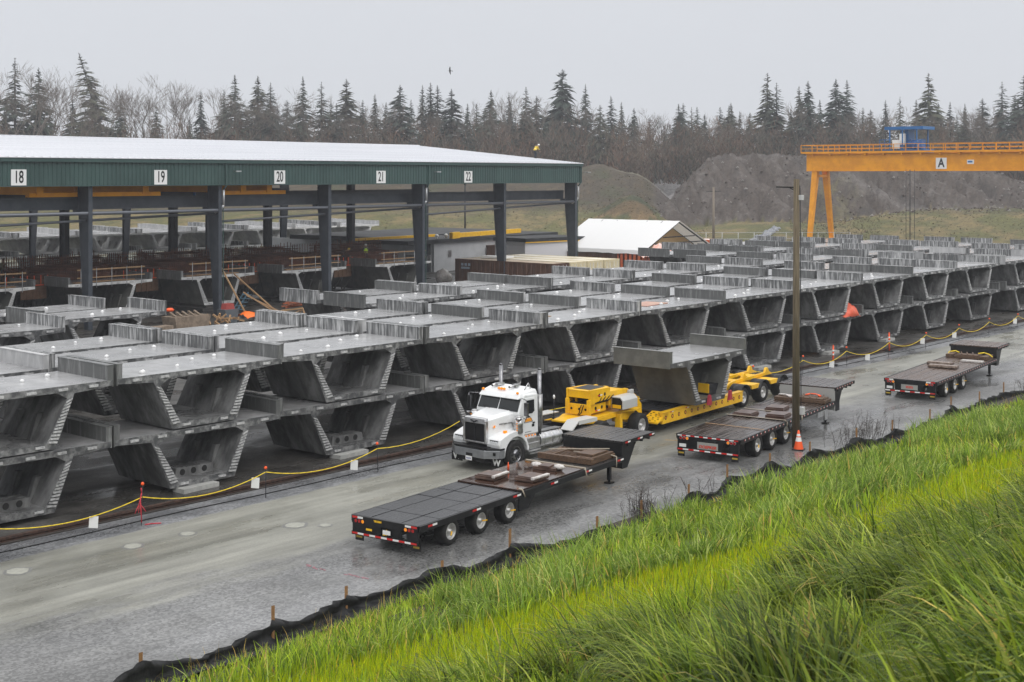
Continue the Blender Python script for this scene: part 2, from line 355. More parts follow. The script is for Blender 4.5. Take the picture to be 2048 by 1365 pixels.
def band(r, p):
    j = rng.normal(0, .75, len(r)); top = 15.8 + np.maximum(0, (30 - r) * .48) + 1.2 * lump(r, p, .7, 2) + j; bot = np.clip(11.3 + (24 - r) * .4, 8.5, 15.8) + 1.3 * lump(r, p, .9, 5) + j
    return (p < top) & (p > bot)
def mixcol(n, cols, wts, jit=.25):
    i = rng.choice(len(cols), n, p=np.array(wts) / sum(wts)); return np.array(cols)[i] * (1 + rng.normal(0, jit, (n, 1))).clip(.4, 1.8)
def g_bright(r, p, d):
    n = len(r); m = band(r, p); return m * 1., rng.uniform(.18, .40, n), rng.uniform(.011, .019, n) * np.clip(d / 20, 1, 2), rng.uniform(.1, .9, n), rng.uniform(0, 2 * PI, n), mixcol(n, [(.33, .43, .012), (.42, .47, .012), (.22, .34, .016), (.60, .46, .05), (.15, .26, .02)], [5, 3, 3, .3, 1.2], .2)
def g_rough(r, p, d):
    n = len(r); t = lump(r, p, 1.5, 1); m = ~band(r, p) & (p > 12.5) & (p < 24.3)
    return m * np.clip(.55 + t, .25, 1), rng.uniform(.3, .66, n) * (1 + .6 * np.maximum(t, 0)) * np.clip((25.2 - p) / 3, .35, 1), rng.uniform(.020, .042, n) * np.clip(d / 26, 1, 2), rng.uniform(.25, 1.7, n), rng.normal(1.2, 1.6, n), mixcol(n, [(.20, .32, .035), (.30, .41, .045), (.11, .19, .03), (.40, .47, .14), (.55, .42, .2)], [5, 4, 3, 1.7, .45])
def g_edge(r, p, d):
    n = len(r); m = (p > 22.6) & (p < 24.6); t = lump(r, p, .9, 9)
    return m * np.clip(.35 + .8 * t, .05, 1) * np.where(r < 30, 1.3, .6), rng.uniform(.25, .6, n), rng.uniform(.008, .014, n) * np.clip(d / 26, 1, 2), rng.uniform(.2, 1.5, n), rng.uniform(0, 2 * PI, n), mixcol(n, [(.48, .36, .18), (.34, .25, .12), (.20, .15, .08), (.22, .33, .06)], [4, 3, 2, 3])
def clumps(k, pr0, pr1, r0, r1, flop, spread, seed):
    q = np.random.default_rng(seed); cr = q.uniform(r0, r1, k); cp_ = q.uniform(pr0, pr1, k); cz = q.uniform(.5, 1.25, k); ca = flop + q.normal(0, spread, k); cc = q.uniform(.45, 1.05, k); return cr, cp_, cz, ca, cc
FC = clumps(240, 2.0, 16, 2, 42, 2.5, .55, 3)
def g_front(r, p, d):
    n = len(r); cr, cp_, cz, ca, cc = FC; j = rng.integers(0, len(cr), n); a = rng.uniform(0, 2 * PI, n); q = rng.random(n) ** .6 * cz[j] * .55
    r[:] = cr[j] + np.cos(a) * q; p[:] = cp_[j] + np.sin(a) * q; d[:] = RY * r + RX * p
    bot = np.clip(11.3 + (24 - r) * .4, 8.5, 15.8); m = ~band(r, p) & (p < bot + .6) & (p > 2.2) & (np.hypot(r, p) > 5.5)
    return m * 1., rng.uniform(.6, 1.05, n) * (cz[j] * .95 + .25), rng.uniform(.016, .046, n), rng.uniform(.8, 2.9, n), ca[j] + rng.normal(0, .6, n), mixcol(n, [(.17, .27, .05), (.27, .37, .06), (.075, .135, .04), (.42, .50, .20), (.55, .46, .22)], [5, 4, 4, 1.7, .35]) * cc[j][:, None]
def g_lawn(r, p, d):
    n = len(r); return (p < 2.6) * np.clip((np.maximum(d, 3) / 24.) ** 2 * 3, .3, 2), rng.uniform(.07, .2, n), rng.uniform(.006, .011, n), rng.uniform(.3, 1.4, n), rng.uniform(0, 2 * PI, n), mixcol(n, [(.17, .27, .03), (.25, .33, .04), (.10, .17, .03), (.45, .36, .18)], [5, 3, 3, .8])
def g_under(r, p, d):
    n = len(r); bot = np.clip(11.3 + (24 - r) * .4, 8.5, 15.8); m = ~band(r, p) & (p < bot + .8) & (p > 2.0)
    return m * 1., rng.uniform(.2, .5, n), rng.uniform(.008, .016, n), rng.uniform(.5, 2.0, n), 2.3 + rng.normal(0, 1., n), mixcol(n, [(.17, .26, .035), (.27, .36, .045), (.10, .16, .035)], [5, 3, 3])
blades('short_grass', 110000, g_bright, 2, MG, 'stuff'); blades('rough_grass', 95000, g_rough, 4, MG, 'stuff')
blades('dry_grass', 26000, g_edge, 3, MG, 'stuff'); blades('tall_grass', 50000, g_front, 6, MG, 'stuff', rr=(2, 45)); blades('under_grass', 42000, g_under, 3, MG, 'stuff', rr=(2, 45)); blades('trodden_grass', 40000, g_lawn, 2, MG, 'stuff', rr=(-12, 45))
# tussocks: arching clumps standing out of the rough grass
def g_tuss(r, p, d):
    n = len(r); k = 130; cr = rng.uniform(14, 66, k); cpp = rng.uniform(15.5, 23, k); cs_ = rng.uniform(.3, 1.3, k)
    j = rng.integers(0, k, n); a = rng.uniform(0, 2 * PI, n); q = rng.random(n) ** .5 * cs_[j] * .75
    r[:] = cr[j] + np.cos(a) * q; p[:] = cpp[j] + np.sin(a) * q; d[:] = RY * r + RX * p
    return (~band(r, p)) * np.clip((d / 24.) ** 2, .3, 16) * .3, rng.uniform(.5, 1.15, n) * (cs_[j] * .45 + .5), rng.uniform(.02, .04, n) * np.clip(d / 28, 1, 1.6), rng.uniform(.4, 2.3, n), cr[j] * 5 + cpp[j] * 3 + rng.normal(0, 1.1, n), mixcol(n, [(.13, .23, .05), (.20, .31, .07), (.38, .47, .24), (.5, .4, .2)], [5, 4, 2, .35])
blades('tussock_grass', 30000, g_tuss, 5, MG, 'stuff')
# ---------------------------------------------------------------- precast box segments
MC = mat('concrete', (.085, .086, .088), .62, 0, (.25, .25, .25), 1.0, st=(1.3, 1.3, .7), lo=.22, hi=.80, bump=.2, bs=22, rnd=.18, wet=.1, det=9, stain=(1.7, (1, 1, .22), .36, .64, .42, 1.08))
MT = mat('slab_top', (.25, .25, .255), .3, 0, (.42, .42, .42), .7, lo=.28, hi=.75, bump=.05, bs=9, rnd=.14, rough2=.13, det=8, stain=(1.6, (1, .6, 1), .32, .62, .80, 1.05))  # paler than the webs: bright wet sky sheen put into the colour
MK = mat('shear_key_skylit', (.23, .23, .235), .5, 0, (.50, .50, .50), 9, lo=.3, hi=.6, rnd=.15)  # lighter than the concrete: sky light caught on the keys, painted in
MF = mat('joint_face', (.06, .062, .065), .6, 0, (.24, .24, .24), 4.5, lo=.38, hi=.68, rnd=.2, det=8)
MP = mat('parapet_streaked', (.095, .098, .10), .55, 0, (.58, .58, .58), 6.5, st=(1, 1.2, .12), lo=.40, hi=.74, rnd=.2, wet=.2, det=7)
MPC = mat('parapet_clean', (.10, .10, .09), .6, 0, (.145, .145, .132), 2., rnd=.1, wet=.2)
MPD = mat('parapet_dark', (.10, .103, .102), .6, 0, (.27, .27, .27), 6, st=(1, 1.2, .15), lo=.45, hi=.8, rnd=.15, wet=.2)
MPL = mat('parapet_pale', (.36, .36, .365), .6, 0, (.5, .5, .5), 3., st=(1, 1, .3), rnd=.08)
MCC = mat('concrete_fresh', (.085, .085, .078), .6, 0, (.135, .134, .124), 1.2, bump=.15, bs=20, wet=.3)
MCW = mat('concrete_pale', (.50, .50, .50), .65, 0, (.68, .68, .67), 1.2, rnd=.12, wet=.35)
MCAP = mat('white_cap', (.8, .8, .8), .5)
MHOLE = mat('duct_hole', (.01, .01, .01), .9)
HT = 1.93
def seg_mesh(W, L=3.14, sh=HT):
    h = W / 2; o = 1.36 * W / 6.75; k = sh / HT; xl = -h + o + .74; xr = h - o - .64
    O = [(xl, 0), (xr, 0), (h - o, sh - .27), (h, sh - .18), (h, sh), (-h, sh), (-h, sh - .18), (-h + o, sh - .27)]
    I = [(xl + .34, .20), (xr - .32, .20), (h - o - .26, sh - .40), (h - o - .60, sh - .20), (-h + o + .60, sh - .20), (-h + o + .26, sh - .40)]
    b = MB(); n = 14
    o0 = b.pts([(x, 0, z) for x, z in O + I] + [(x, L, z) for x, z in O + I])
    caps = [(0, 1, 9, 8), (1, 2, 10, 9), (2, 3, 4, 11, 10), (4, 5, 12, 11), (5, 6, 7, 13, 12), (7, 0, 8, 13)]
    for c in caps: b.face([o0 + i for i in c], 2); b.face([o0 + n + i for i in c][::-1], 2)
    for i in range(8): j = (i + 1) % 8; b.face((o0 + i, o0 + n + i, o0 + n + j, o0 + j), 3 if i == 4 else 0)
    for i in range(6): j = (i + 1) % 6; b.face((o0 + 8 + i, o0 + 8 + j, o0 + n + 8 + j, o0 + n + 8 + i), 0)
    # shear keys on both joint faces
    for y0, y1 in ((-.05, .0), (L, L + .03)):
        for a, c, ia, ic in ((0, 7, 8, 13), (1, 2, 9, 10)):
            A = Vector((O[a][0], O[a][1])); B = Vector((O[c][0], O[c][1])); Ai = Vector((I[ia - 8][0], I[ia - 8][1])); Bi = Vector((I[ic - 8][0], I[ic - 8][1]))
            for q in range(13):
                t0 = .10 + q * .066; t1 = t0 + .036
                p = []
                for t in (t0, t1):
                    u, v = A.lerp(B, t), Ai.lerp(Bi, max(0, t * 1.1 - .1)); p += [u.lerp(v, .14), u.lerp(v, .88)]
                b.hexa([(p[0].x, y0, p[0].y), (p[1].x, y0, p[1].y), (p[1].x, y1, p[1].y), (p[0].x, y1, p[0].y), (p[2].x, y0, p[2].y), (p[3].x, y0, p[3].y), (p[3].x, y1, p[3].y), (p[2].x, y1, p[2].y)], 1)
        for q in range(6):
            x = -h + .7 + q * (W - 1.4) / 5; b.bx(x - .16, x + .16, y0, y1, sh - .15, sh - .07, 1)
        for x in (xl + .55, xr - .55): b.bx(x - .15, x + .15, y0, y1, .07, .14, 1)
    # inner web ribs
    for t in (.3, .66):
        b.hexa([(xr - .36, L * t, .2), (xr - .31, L * t, .2), (xr - .31, L * t + .2, .2), (xr - .36, L * t + .2, .2), (h - o - .75, L * t, 1.0 * k), (h - o - .55, L * t, 1.0 * k), (h - o - .55, L * t + .2, 1.0 * k), (h - o - .75, L * t + .2, 1.0 * k)], 0)
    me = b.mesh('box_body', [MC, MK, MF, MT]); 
    P = []
    for s in (-1, 1):
        b = MB(); po = [(h - .17, sh - .02), (h - .01, sh - .02), (h - .01, sh - .22), (h + .04, sh - .22), (h + .04, sh + .46), (h - .17, sh + .46)]
        b.prism([(s * u, v) for u, v in po], 'y', .015, L - .02)
        x0, x1 = sorted((s * (h - .185), s * (h + .055))); b.bx(x0, x1, .005, L - .01, sh + .462, sh + .49)
        P.append(b.mesh('parapet', MP))
    return me, P
CAPM = None
def cap_mesh():
    b = MB(); b.blob((0, 0, .03), .09, .08, .07, 0, 7, .3); return b.mesh('lifting_cap', MCAP)
CAPM = cap_mesh()
SEGS = {}
def seg_src(W, L=3.14, sh=HT):
    k = (round(W, 2), L, sh)
    if k not in SEGS: SEGS[k] = seg_mesh(*k)
    return SEGS[k]
def segment(x, y, z, W, label, group, par=(MP, MP), body=None, caps=0, yaw=0., L=3.14, sh=HT, tilt=0.):
    """x, y : centre of the near joint face"""
    me, P = seg_src(W, L, sh); t = thing('box_segment', label, 'bridge segment', (x, y, z), yaw, group); t.rotation_euler[1] = tilt
    o = bpy.data.objects.new('box_body', me); C.objects.link(o); o.parent = t
    if body: o.material_slots[0].link = 'OBJECT'; o.material_slots[0].material = body
    if body is MCW or body is MCC:
        for i, mm in ((1, MCW if body is MCW else MK), (2, MCW if (body is MCW or (group or '').startswith('fresh')) else MC)): o.material_slots[i].link = 'OBJECT'; o.material_slots[i].material = mm
    for i in (0, 1):
        if par[i] is None: continue
        q = bpy.data.objects.new('parapet', P[i]); C.objects.link(q); q.parent = t
        q.material_slots[0].link = 'OBJECT'; q.material_slots[0].material = par[i]
    for i in range(caps):
        q = bpy.data.objects.new('lifting_cap', CAPM); C.objects.link(q); q.parent = t
        q.location = ([-.28, -.06, .16, .34, .05][i] * W + random.uniform(-.2, .2), [.6, .9, 1.9, 2.3, 2.6][i] + random.uniform(-.2, .2), sh); q.rotation_euler = (0, 0, random.uniform(0, 6)); s = random.uniform(.7, 1.25); q.scale = (s, s, s)
    return t
RIGHT = [24.8, 31.7, 39.2, 46.7, 54.0, 62.0, 70.4, 78.7, 86.5, 94.0, 101.9, 111.6, 120.5, 129.5, 138]
LEFT = [17.9] + RIGHT[:-1]
rows = [  # y, first column, last column, name, lower ones too
    (None, 0, 12, 'front row beside the rail', True), (42.55, -1, 13, 'second row behind the rail', False), (46.25, -1, 13, 'third row behind the rail', False),
    (51.6, 0, 13, 'fourth row across the gap', False), (55.2, 1, 13, 'fifth row across the gap', False), (59.6, 1, 1, 'sixth row across the gap', False),
    (60.9, 10, 13, 'sixth row near the yellow crane', False), (64.6, 10, 13, 'seventh row near the yellow crane', False), (68.6, 11, 12, 'hindmost row before the yellow crane', False)]
skip = {(3, 2), (3, 3), (4, 2), (4, 3), (4, 1)}
GS = 'concrete bridge segments stacked in the storage yard'
PADM = mat('bearer_concrete', (.30, .30, .29), .7, 0, (.4, .4, .38), 4)
PW = random.Random(3)
for ri, (y, c0, c1, nm, low) in enumerate(rows):
    for c in range(c0, c1 + 1):
        if (ri, c) in skip: continue
        l_, r_ = (LEFT[c], RIGHT[c]) if c >= 0 else (11, 17.8)
        if ri in (3, 4) and c in (0, 1): l_, r_ = [(24.3, 31.0), (31.4, 38.2)][c]
        if ri == 5: l_, r_ = 31.2, 38.0
        if ri in (3, 4): l_, r_ = l_ + .9, r_ + .9
        W = min(8.2, r_ - l_ - .18); x = r_ - W / 2 - .1
        yy = y if y else (38.75 if c < 6 else 38.75 + min(.9, .25 * (c - 5)))
        if ri in (3, 4) and c <= 1: yy = {3: 53.6 if c == 0 else 56.3, 4: 60}[ri]
        if ri == 5: yy = 59.9
        yy += PW.uniform(-.12, .12)
        pm = PW.choices([(MP, MP), (MP, MPD), (MPD, MP), (MPD, MPD), (MPL, MPD), (MPL, MPL)], [7, 3, 2, 1.6, .5, .4])[0]
        levels = (1,) if (ri > 0 and not (ri in (3,) and c < 2)) else (0, 1)
        for lv in levels:
            z = .16 if lv == 0 else .16 + HT + .06
            po = ('upper' if lv else 'lower')
            cw = 'leftmost' if c == c0 else ('rightmost' if c == c1 else ORD[c - c0] + ' from left')
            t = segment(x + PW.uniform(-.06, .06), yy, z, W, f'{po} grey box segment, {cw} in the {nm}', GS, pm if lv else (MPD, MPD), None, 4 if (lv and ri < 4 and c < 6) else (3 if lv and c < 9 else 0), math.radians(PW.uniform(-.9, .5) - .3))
            if ri == 0 and lv == 0 and c in (0, 1, 2, 4):    # duct blister cast on the floor of the box
                def bl(b):
                    b.prism([(-.75, .2), (.85, .2), (.8, .5), (-.7, .52)], 'y', .5, 1.1)
                    for q in (-.45, 0, .45): b.cyl((q, .49, .36), (q, .496, .36), .11, m=1)
                one(bl, 'anchor_block', [MC, MHOLE], t)
            if lv == 0 and ri == 0 and c in (1, 2, 3, 6, 7, 8):
                tag(one(lambda b: (b.bx(-.75, .75, -.35, .25, 0, .15),), 'bearer_block', PADM, loc=(x - W * .06 + .1, yy, .0), rotz=.05), 'pale bearer slab under the ' + cw + ' lower segment of the front row', 'support block', 'bearer slabs under the front row')
# segment riding high on the far stack near the crane leg
if 0: segment(122, 79, 4.0, 8.0, 'pale grey box segment stacked highest, in front of the yellow crane leg', GS, (MPL, MPL), MCW)
# ply sheets and other bits lying on the slabs
def sheet(x, y, z, sx, sy, m, label, rz=0, cat='board', h=.03):
    return tag(one(lambda b: b.bx(-sx / 2, sx / 2, -sy / 2, sy / 2, 0, h), 'plywood_sheet', m, loc=(x, y, z), rotz=rz, bevel=.006), label, cat)
ZT = .16 + HT + .06 + HT
sheet(48.3, 40.9, ZT + .005, 2.0, 1.0, mat('green_ply', (.30, .26, .12), .5, 0, (.35, .2, .1), 2), 'olive plywood sheet lying on the slab behind the white truck', .05)
sheet(57.2, 40.6, ZT + .005, 2.2, 1.3, mat('pink_ply', (.42, .2, .15), .4, 0, (.5, .3, .2), 2), 'reddish plywood sheet lying on a wet slab left of the utility pole', .1)
def _tarp(b):
    random.seed(5); nx, ny = 12, 9; o = b.pts([(-1.0 + 2.0 * i / nx, -.7 + 1.5 * j / ny, .02 + .78 * math.sin(PI * (i / nx) ** 1.5) ** .6 * math.sin(PI * (j / ny)) ** .45 * (1 + .22 * math.sin(i * 1.9 + j * .8)) + random.uniform(-.06, .06)) for i in range(nx + 1) for j in range(ny + 1)])
    for i in range(nx):
        for j in range(ny): b.face((o + i * 10 + j, o + i * 10 + j + 1, o + (i + 1) * 10 + j + 1, o + (i + 1) * 10 + j), 0, True)
tp = one(_tarp, 'tarpaulin', mat('red_tarp', (.62, .085, .035), .5, 0, (.75, .14, .07), 2), loc=(76.9, 39.75, 1.98), fix=False)
tp.modifiers.new('t', 'SOLIDIFY').thickness = .01
tag(tp, 'crumpled red-orange tarpaulin thrown over a lower segment right of the utility pole', 'tarpaulin')
# ---------------------------------------------------------------- vehicles
def wheel(parent, x, y, z, R, wd, side, rimr, rim=M_rim, style='dish', name='wheel'):
    """side -1 : outer face looks towards -y"""
    s = side; b = MB(); h = wd / 2
    prof = [(rimr, -h * .8), (R * .86, -h), (R * .97, -h * .78), (R, -h * .45), (R, h * .45), (R * .97, h * .78), (R * .86, h), (rimr, h * .8)]
    b.lathe([(r, a * 1) for r, a in prof], (0, 0, 0), 'y', 28); o = b.build(name, M_tyre, parent, (x, y, z))
    b = MB(); f = s * h
    b.lathe([(rimr + .005, f * .80), (rimr * .93, f * .86), (rimr * .86, f * .55), (rimr * .80, f * .28), (rimr * .55, f * (.35 if style == 'dish' else .75)), (rimr * .3, f * (.4 if style == 'dish' else .9)), (rimr * .28, f * (.75 if style == 'dish' else 1.15)), (.001, f * (.8 if style == 'dish' else 1.2))], (0, 0, 0), 'y', 24)
    b.build('rim', rim, o)
    if style != 'dish':
        def holes(q):
            for i in range(10): a = 2 * PI * i / 10; q.cyl((rimr * .68 * math.cos(a), f * .50, rimr * .68 * math.sin(a)), (rimr * .68 * math.cos(a), f * .70, rimr * .68 * math.sin(a)), rimr * .085, n=8)
        one(holes, 'hand_hole', M_black, o)
        one(lambda q: q.lathe([(.10, f * .9), (.10, f * 1.25), (.06, f * 1.35), (.001, f * 1.35)], (0, 0, 0), 'y', 14, ms=None), 'hub', M_dark, o)
    return o
def stripes(b, p0, p1, up, n, w0=0, w1=1, first=0):
    """alternating red / white tape between two points; up = offset vector of tape height, pushed out by caller"""
    p0, p1, up = Vector(p0), Vector(p1), Vector(up)
    for i in range(n):
        a, c = p0.lerp(p1, i / n), p0.lerp(p1, (i + 1) / n); o = b.pts([a, c, c + up, a + up]); b.face((o, o + 1, o + 2, o + 3), (i + first) % 2)
# ---- white tractor
TR = thing('tractor_truck', 'white day-cab tractor truck with black grille and twin chrome exhaust stacks', 'truck', (36.2, 33.55, 0))
def t_hood(b):
    b.hexa([(.42, -.56, .98), (.42, .56, .98), (1.62, .84, 1.0), (1.62, -.84, 1.0), (.36, -.50, 1.80), (.36, .50, 1.80), (1.62, .80, 1.98), (1.62, -.80, 1.98)])
    b.hexa([(.36, -.47, 1.79), (.36, .47, 1.79), (1.62, .70, 1.97), (1.62, -.70, 1.97), (.44, -.40, 1.87), (.44, .40, 1.87), (1.62, .60, 2.05), (1.62, -.60, 2.05)])
    for s in (-1, 1): b.hexa([(.45, s * .5, 1.0), (.45, s * 1.0, 1.0), (1.7, s * 1.0, 1.0), (1.7, s * .7, 1.0), (.5, s * .5, 1.22), (.55, s * .85, 1.2), (1.6, s * .9, 1.35), (1.6, s * .7, 1.62)])
one(t_hood, 'hood', M_white, TR, bevel=.06)
def fender(s):
    b = MB(); arc = [(1.30 + .63 * math.cos(a), .54 + .63 * math.sin(a)) for a in np.linspace(PI * 1.02, .06, 13)]
    poly = [(.42, .78), (.36, .98), (.40, 1.16), (.62, 1.25), (.9, 1.34), (1.25, 1.40), (1.62, 1.28), (1.88, 1.02), (2.02, .68), (1.98, .56)] + arc[::-1][0:]
    b.prism(poly, 'y', *sorted((s * .50, s * 1.16))); return b
for s in (-1, 1):
    fender(s).build('fender', M_white, TR, bevel=.05)
    hl = one(lambda b: b.hexa([(.372, s * .68, .99), (.372, s * 1.06, .99), (.5, s * 1.10, .99), (.5, s * .66, .99), (.375, s * .68, 1.13), (.378, s * 1.06, 1.13), (.5, s * 1.10, 1.13), (.5, s * .66, 1.13)]), 'headlight', M_black, TR)
    def lens(b):
        for q in (.74, .84, .94, 1.02): b.cyl((.372, s * q, 1.06), (.352, s * q, 1.06), .042, n=10)
    one(lens, 'lens', mat('lamp_glass', (.7, .72, .74), .1, spec=.8), hl)
    one(lambda b: b.bx(.86, .98, s * .93 - .06, s * .93 + .06, 1.30, 1.42), 'marker_light', M_amber, TR, bevel=.02)
    one(lambda b: b.bx(.62, .70, s * .64 - .015, s * .64 + .015, 1.52, 1.60), 'side_light', M_amber, TR)
gr = one(lambda b: (b.bx(.27, .42, -.56, -.48, .96, 1.80), b.bx(.27, .42, .48, .56, .96, 1.80), b.bx(.27, .42, -.479, .479, .96, 1.03), b.hexa([(.25, -.56, 1.68), (.25, .56, 1.68), (.45, .56, 1.68), (.45, -.56, 1.68), (.30, -.50, 1.87), (.30, .50, 1.87), (.46, .50, 1.89), (.46, -.50, 1.89)])), 'grille', M_alu, TR, bevel=.02)
def mesh_(b):
    b.bx(.325, .36, -.478, .478, 1.03, 1.678, 0); b.bx(.285, .325, -.012, .012, 1.03, 1.678, 1)
    for i in range(22): b.bx(.312, .326, -.47 + i * .043, -.455 + i * .043, 1.03, 1.67, 0)
one(mesh_, 'grille_mesh', [mat('grille_black', (.010, .010, .011), .5), M_dark], gr)
one(lambda b: (b.bx(.235, .26, -.10, .10, 1.73, 1.77), b.bx(.235, .26, -.17, -.08, 1.76, 1.80), b.bx(.235, .26, .08, .17, 1.76, 1.80), b.bx(.235, .26, -.03, .03, 1.70, 1.75)), 'emblem', M_dark, gr)
bu = one(lambda b: b.prism([(0, -.72), (0, .72), (.34, 1.17), (.62, 1.19), (.62, 1.05), (.16, .62), (.16, -.62), (.62, -1.05), (.62, -1.19), (.34, -1.17)], 'z', .50, .80), 'bumper', mat('satin_bumper', (.30, .31, .33), .3, .55, (.24, .25, .26), 3), TR, bevel=.02)
one(lambda b: (b.bx(.005, .6, -.7, .7, .802, .88), b.prism([(.06, -.8), (.06, .8), (.40, 1.2), (.6, 1.2), (.6, -1.2), (.40, -1.2)], 'z', .802, .86)), 'bumper_cover', M_black, TR)
one(lambda b: b.bx(.08, .5, -.7, .7, .33, .5), 'valance', M_black, TR)
one(lambda b: [b.hexa([(.20 - .02, s * .985 - .10, .63), (.20 - .02 + .01, s * .985 - .0, .63), (.22, s * .985, .63), (.22, s * .985 - .1, .63), (.18, s * .985 - .10, .73), (.19, s * .985, .73), (.22, s * .985, .73), (.22, s * .985 - .1, .73)]) for s in (-1, 1)] and b.bx(-.004, .01, -.16, .16, .52, .64), 'tow_slot', M_black, bu)
pl = one(lambda b: b.bx(-.03, -.012, -.15, .15, .38, .53), 'licence_plate', M_refw, TR)
one(lambda b: [b.bx(-.034, -.031, -.11 + i * .04, -.09 + i * .04, .42, .48) for i in range(6)] and None, 'plate_number', mat('plate_blue', (.05, .07, .25), .5), pl)
for s in (-1, 1):
    fl = one(lambda b: b.bx(.40, .415, s * .98 - .27, s * .98 + .27, .18, .50), 'mud_flap', M_black, TR)
    text_mesh('W', .30, M_refw, fl, 'flap_letter', Matrix.Translation((.394, s * .98, .33)) @ Matrix(((0, 0, -1, 0), (-1, 0, 0, 0), (0, 1, 0, 0), (0, 0, 0, 1))), 1.15, .012)
def t_cab(b):
    b.prism([(1.52, 1.12), (1.54, 1.98), (1.78, 2.50), (1.86, 2.62), (2.62, 2.60), (2.66, 1.12)], 'y', -1.06, 1.06)
    b.bx(1.7, 2.6, -1.02, 1.02, .95, 1.12)
one(t_cab, 'cab', M_white, TR, bevel=.05)
one(lambda b: (b.hexa([(1.56, -1.0, 2.45), (1.56, 1.0, 2.45), (2.64, 1.04, 2.58), (2.64, -1.04, 2.58), (1.72, -.92, 2.66), (1.72, .92, 2.66), (2.60, .98, 2.76), (2.60, -.98, 2.76)]), b.hexa([(1.70, -.9, 2.64), (1.70, .9, 2.64), (2.55, .95, 2.72), (2.55, -.95, 2.72), (1.95, -.75, 2.78), (1.95, .75, 2.78), (2.5, .8, 2.82), (2.5, -.8, 2.82)])), 'roof', M_white, TR, bevel=.05)
def ws(b):
    for y0, y1 in ((-.98, -.03), (.03, .98)):
        b.hexa([(1.535, y0, 2.02), (1.535, y1, 2.02), (1.60, y1, 2.02), (1.60, y0, 2.02), (1.725, y0 * .97, 2.44), (1.725, y1 * .97, 2.44), (1.8, y1 * .97, 2.44), (1.8, y0 * .97, 2.44)])
one(ws, 'windshield', M_glass, TR)
def wip(b):
    for y in (-.55, .35): b.beam((1.52, y, 2.03), (1.56, y + .35, 2.12), .018)
one(wip, 'wiper', M_black, TR)
for s in (-1, 1):
    dr = one(lambda b: b.prism([(1.70, 1.16), (1.70, 1.95), (1.86, 2.48), (2.42, 2.48), (2.44, 1.16)], 'y', *sorted((s * 1.055, s * 1.085))), 'door', M_white, TR, bevel=.015)
    one(lambda b: b.prism([(1.78, 1.90), (1.90, 2.40), (2.36, 2.40), (2.38, 1.98), (2.26, 1.90)], 'y', *sorted((s * 1.08, s * 1.093))), 'door_window', M_glass, dr)
    one(lambda b: (b.bx(2.28, 2.39, *sorted((s * 1.085, s * 1.105)), 1.52, 1.57), b.bx(2.24, 2.38, *sorted((s * 1.084, s * 1.09)), 1.40, 1.50)), 'handle', M_black, dr)
    if s < 0:
        lg = one(lambda b: (b.prism([(1.84, 1.62), (1.88, 1.67), (2.20, 1.67), (2.24, 1.62)], 'y', -1.094, -1.086), b.prism([(1.83, 1.70), (1.87, 1.74), (2.20, 1.74), (2.24, 1.70)], 'y', -1.094, -1.086), [b.bx(1.86 + i * .075, 1.915 + i * .075, -1.0945, -1.0865, 1.671, 1.699) for i in range(5)]) and None, 'door_logo', mat('logo_orange', (.85, .33, .01), .4), dr)
        one(lambda b: (b.prism([(1.93, 1.76), (2.04, 1.86), (2.08, 1.82), (2.15, 1.76)], 'y', -1.094, -1.086), b.beam((1.80, -1.09, 1.60), (1.97, -1.09, 1.80), .014, .012), b.beam((2.28, -1.09, 1.60), (2.12, -1.09, 1.80), .014, .012), b.bx(1.82, 2.26, -1.092, -1.086, 1.585, 1.60), b.bx(1.84, 2.2, -1.092, -1.086, 1.235, 1.25)), 'logo_mountain', M_black, lg)
    def sl_(b):
        for i in range(5): b.bx(1.74 + i * .17, 1.79 + i * .17, *sorted((s * 1.05, s * 1.09)), 1.06, 1.11)
    one(sl_, 'sill_light', M_amber, TR)
    ac = one(lambda b: (b.cyl((1.50, s * 1.08, 1.28), (1.50, s * 1.08, 1.86), .165, n=20), b.cyl((1.50, s * 1.08, 1.86), (1.50, s * 1.08, 1.91), .165, .12, 20), b.cyl((1.52, s * 1.0, 1.55), (1.52, s * .8, 1.55), .08)), 'air_cleaner', M_alu, TR)
    one(lambda b: [b.cyl((1.345, s * 1.14, 1.38 + i * .09), (1.325, s * 1.14, 1.38 + i * .09), .024, n=8) for i in range(5)] and None, 'air_cleaner_light', M_amber, ac)
    mi = one(lambda b: (b.tube([(1.72, s * 1.05, 2.50), (1.52, s * 1.42, 2.50), (1.52, s * 1.42, 1.80), (1.72, s * 1.07, 1.80)], .016), b.bx(1.50, 1.57, s * 1.42 - .09, s * 1.42 + .09, 1.92, 2.40)), 'mirror', M_chrome, TR)
    one(lambda b: b.lathe([(.001, .02), (.09, .05), (.13, .10), (.13, .12)], (1.3, s * 1.25, 1.72), 'z', 14), 'spot_mirror', M_chrome, TR)
    st = one(lambda b: (b.cyl((2.83, s * .96, 1.0), (2.83, s * .96, 3.43), .075, n=16), b.cyl((2.83, s * .96, 3.43), (2.86, s * .96, 3.47), .075, .07, 16)), 'exhaust_stack', M_chrome, TR)
    one(lambda b: (b.cyl((2.83, s * .96, 1.25), (2.83, s * .96, 2.52), .115, n=18),), 'heat_shield', mat('heat_shield_steel', (.34, .34, .34), .32, .85, (.25, .25, .25), 9), st)
    one(lambda b: (b.bx(1.98, 2.70, *sorted((s * .62, s * 1.10)), .58, 1.0), b.bx(1.98, 2.70, *sorted((s * .8, s * 1.15)), .50, .56), b.bx(2.0, 2.68, *sorted((s * 1.1, s * 1.125)), .78, .82)), 'step_box', M_alu, TR, bevel=.015)
    one(lambda b: b.cyl((2.76, s * .82, .80), (4.05, s * .82, .80), .31, n=26), 'fuel_tank', M_alu, TR, bevel=.02)
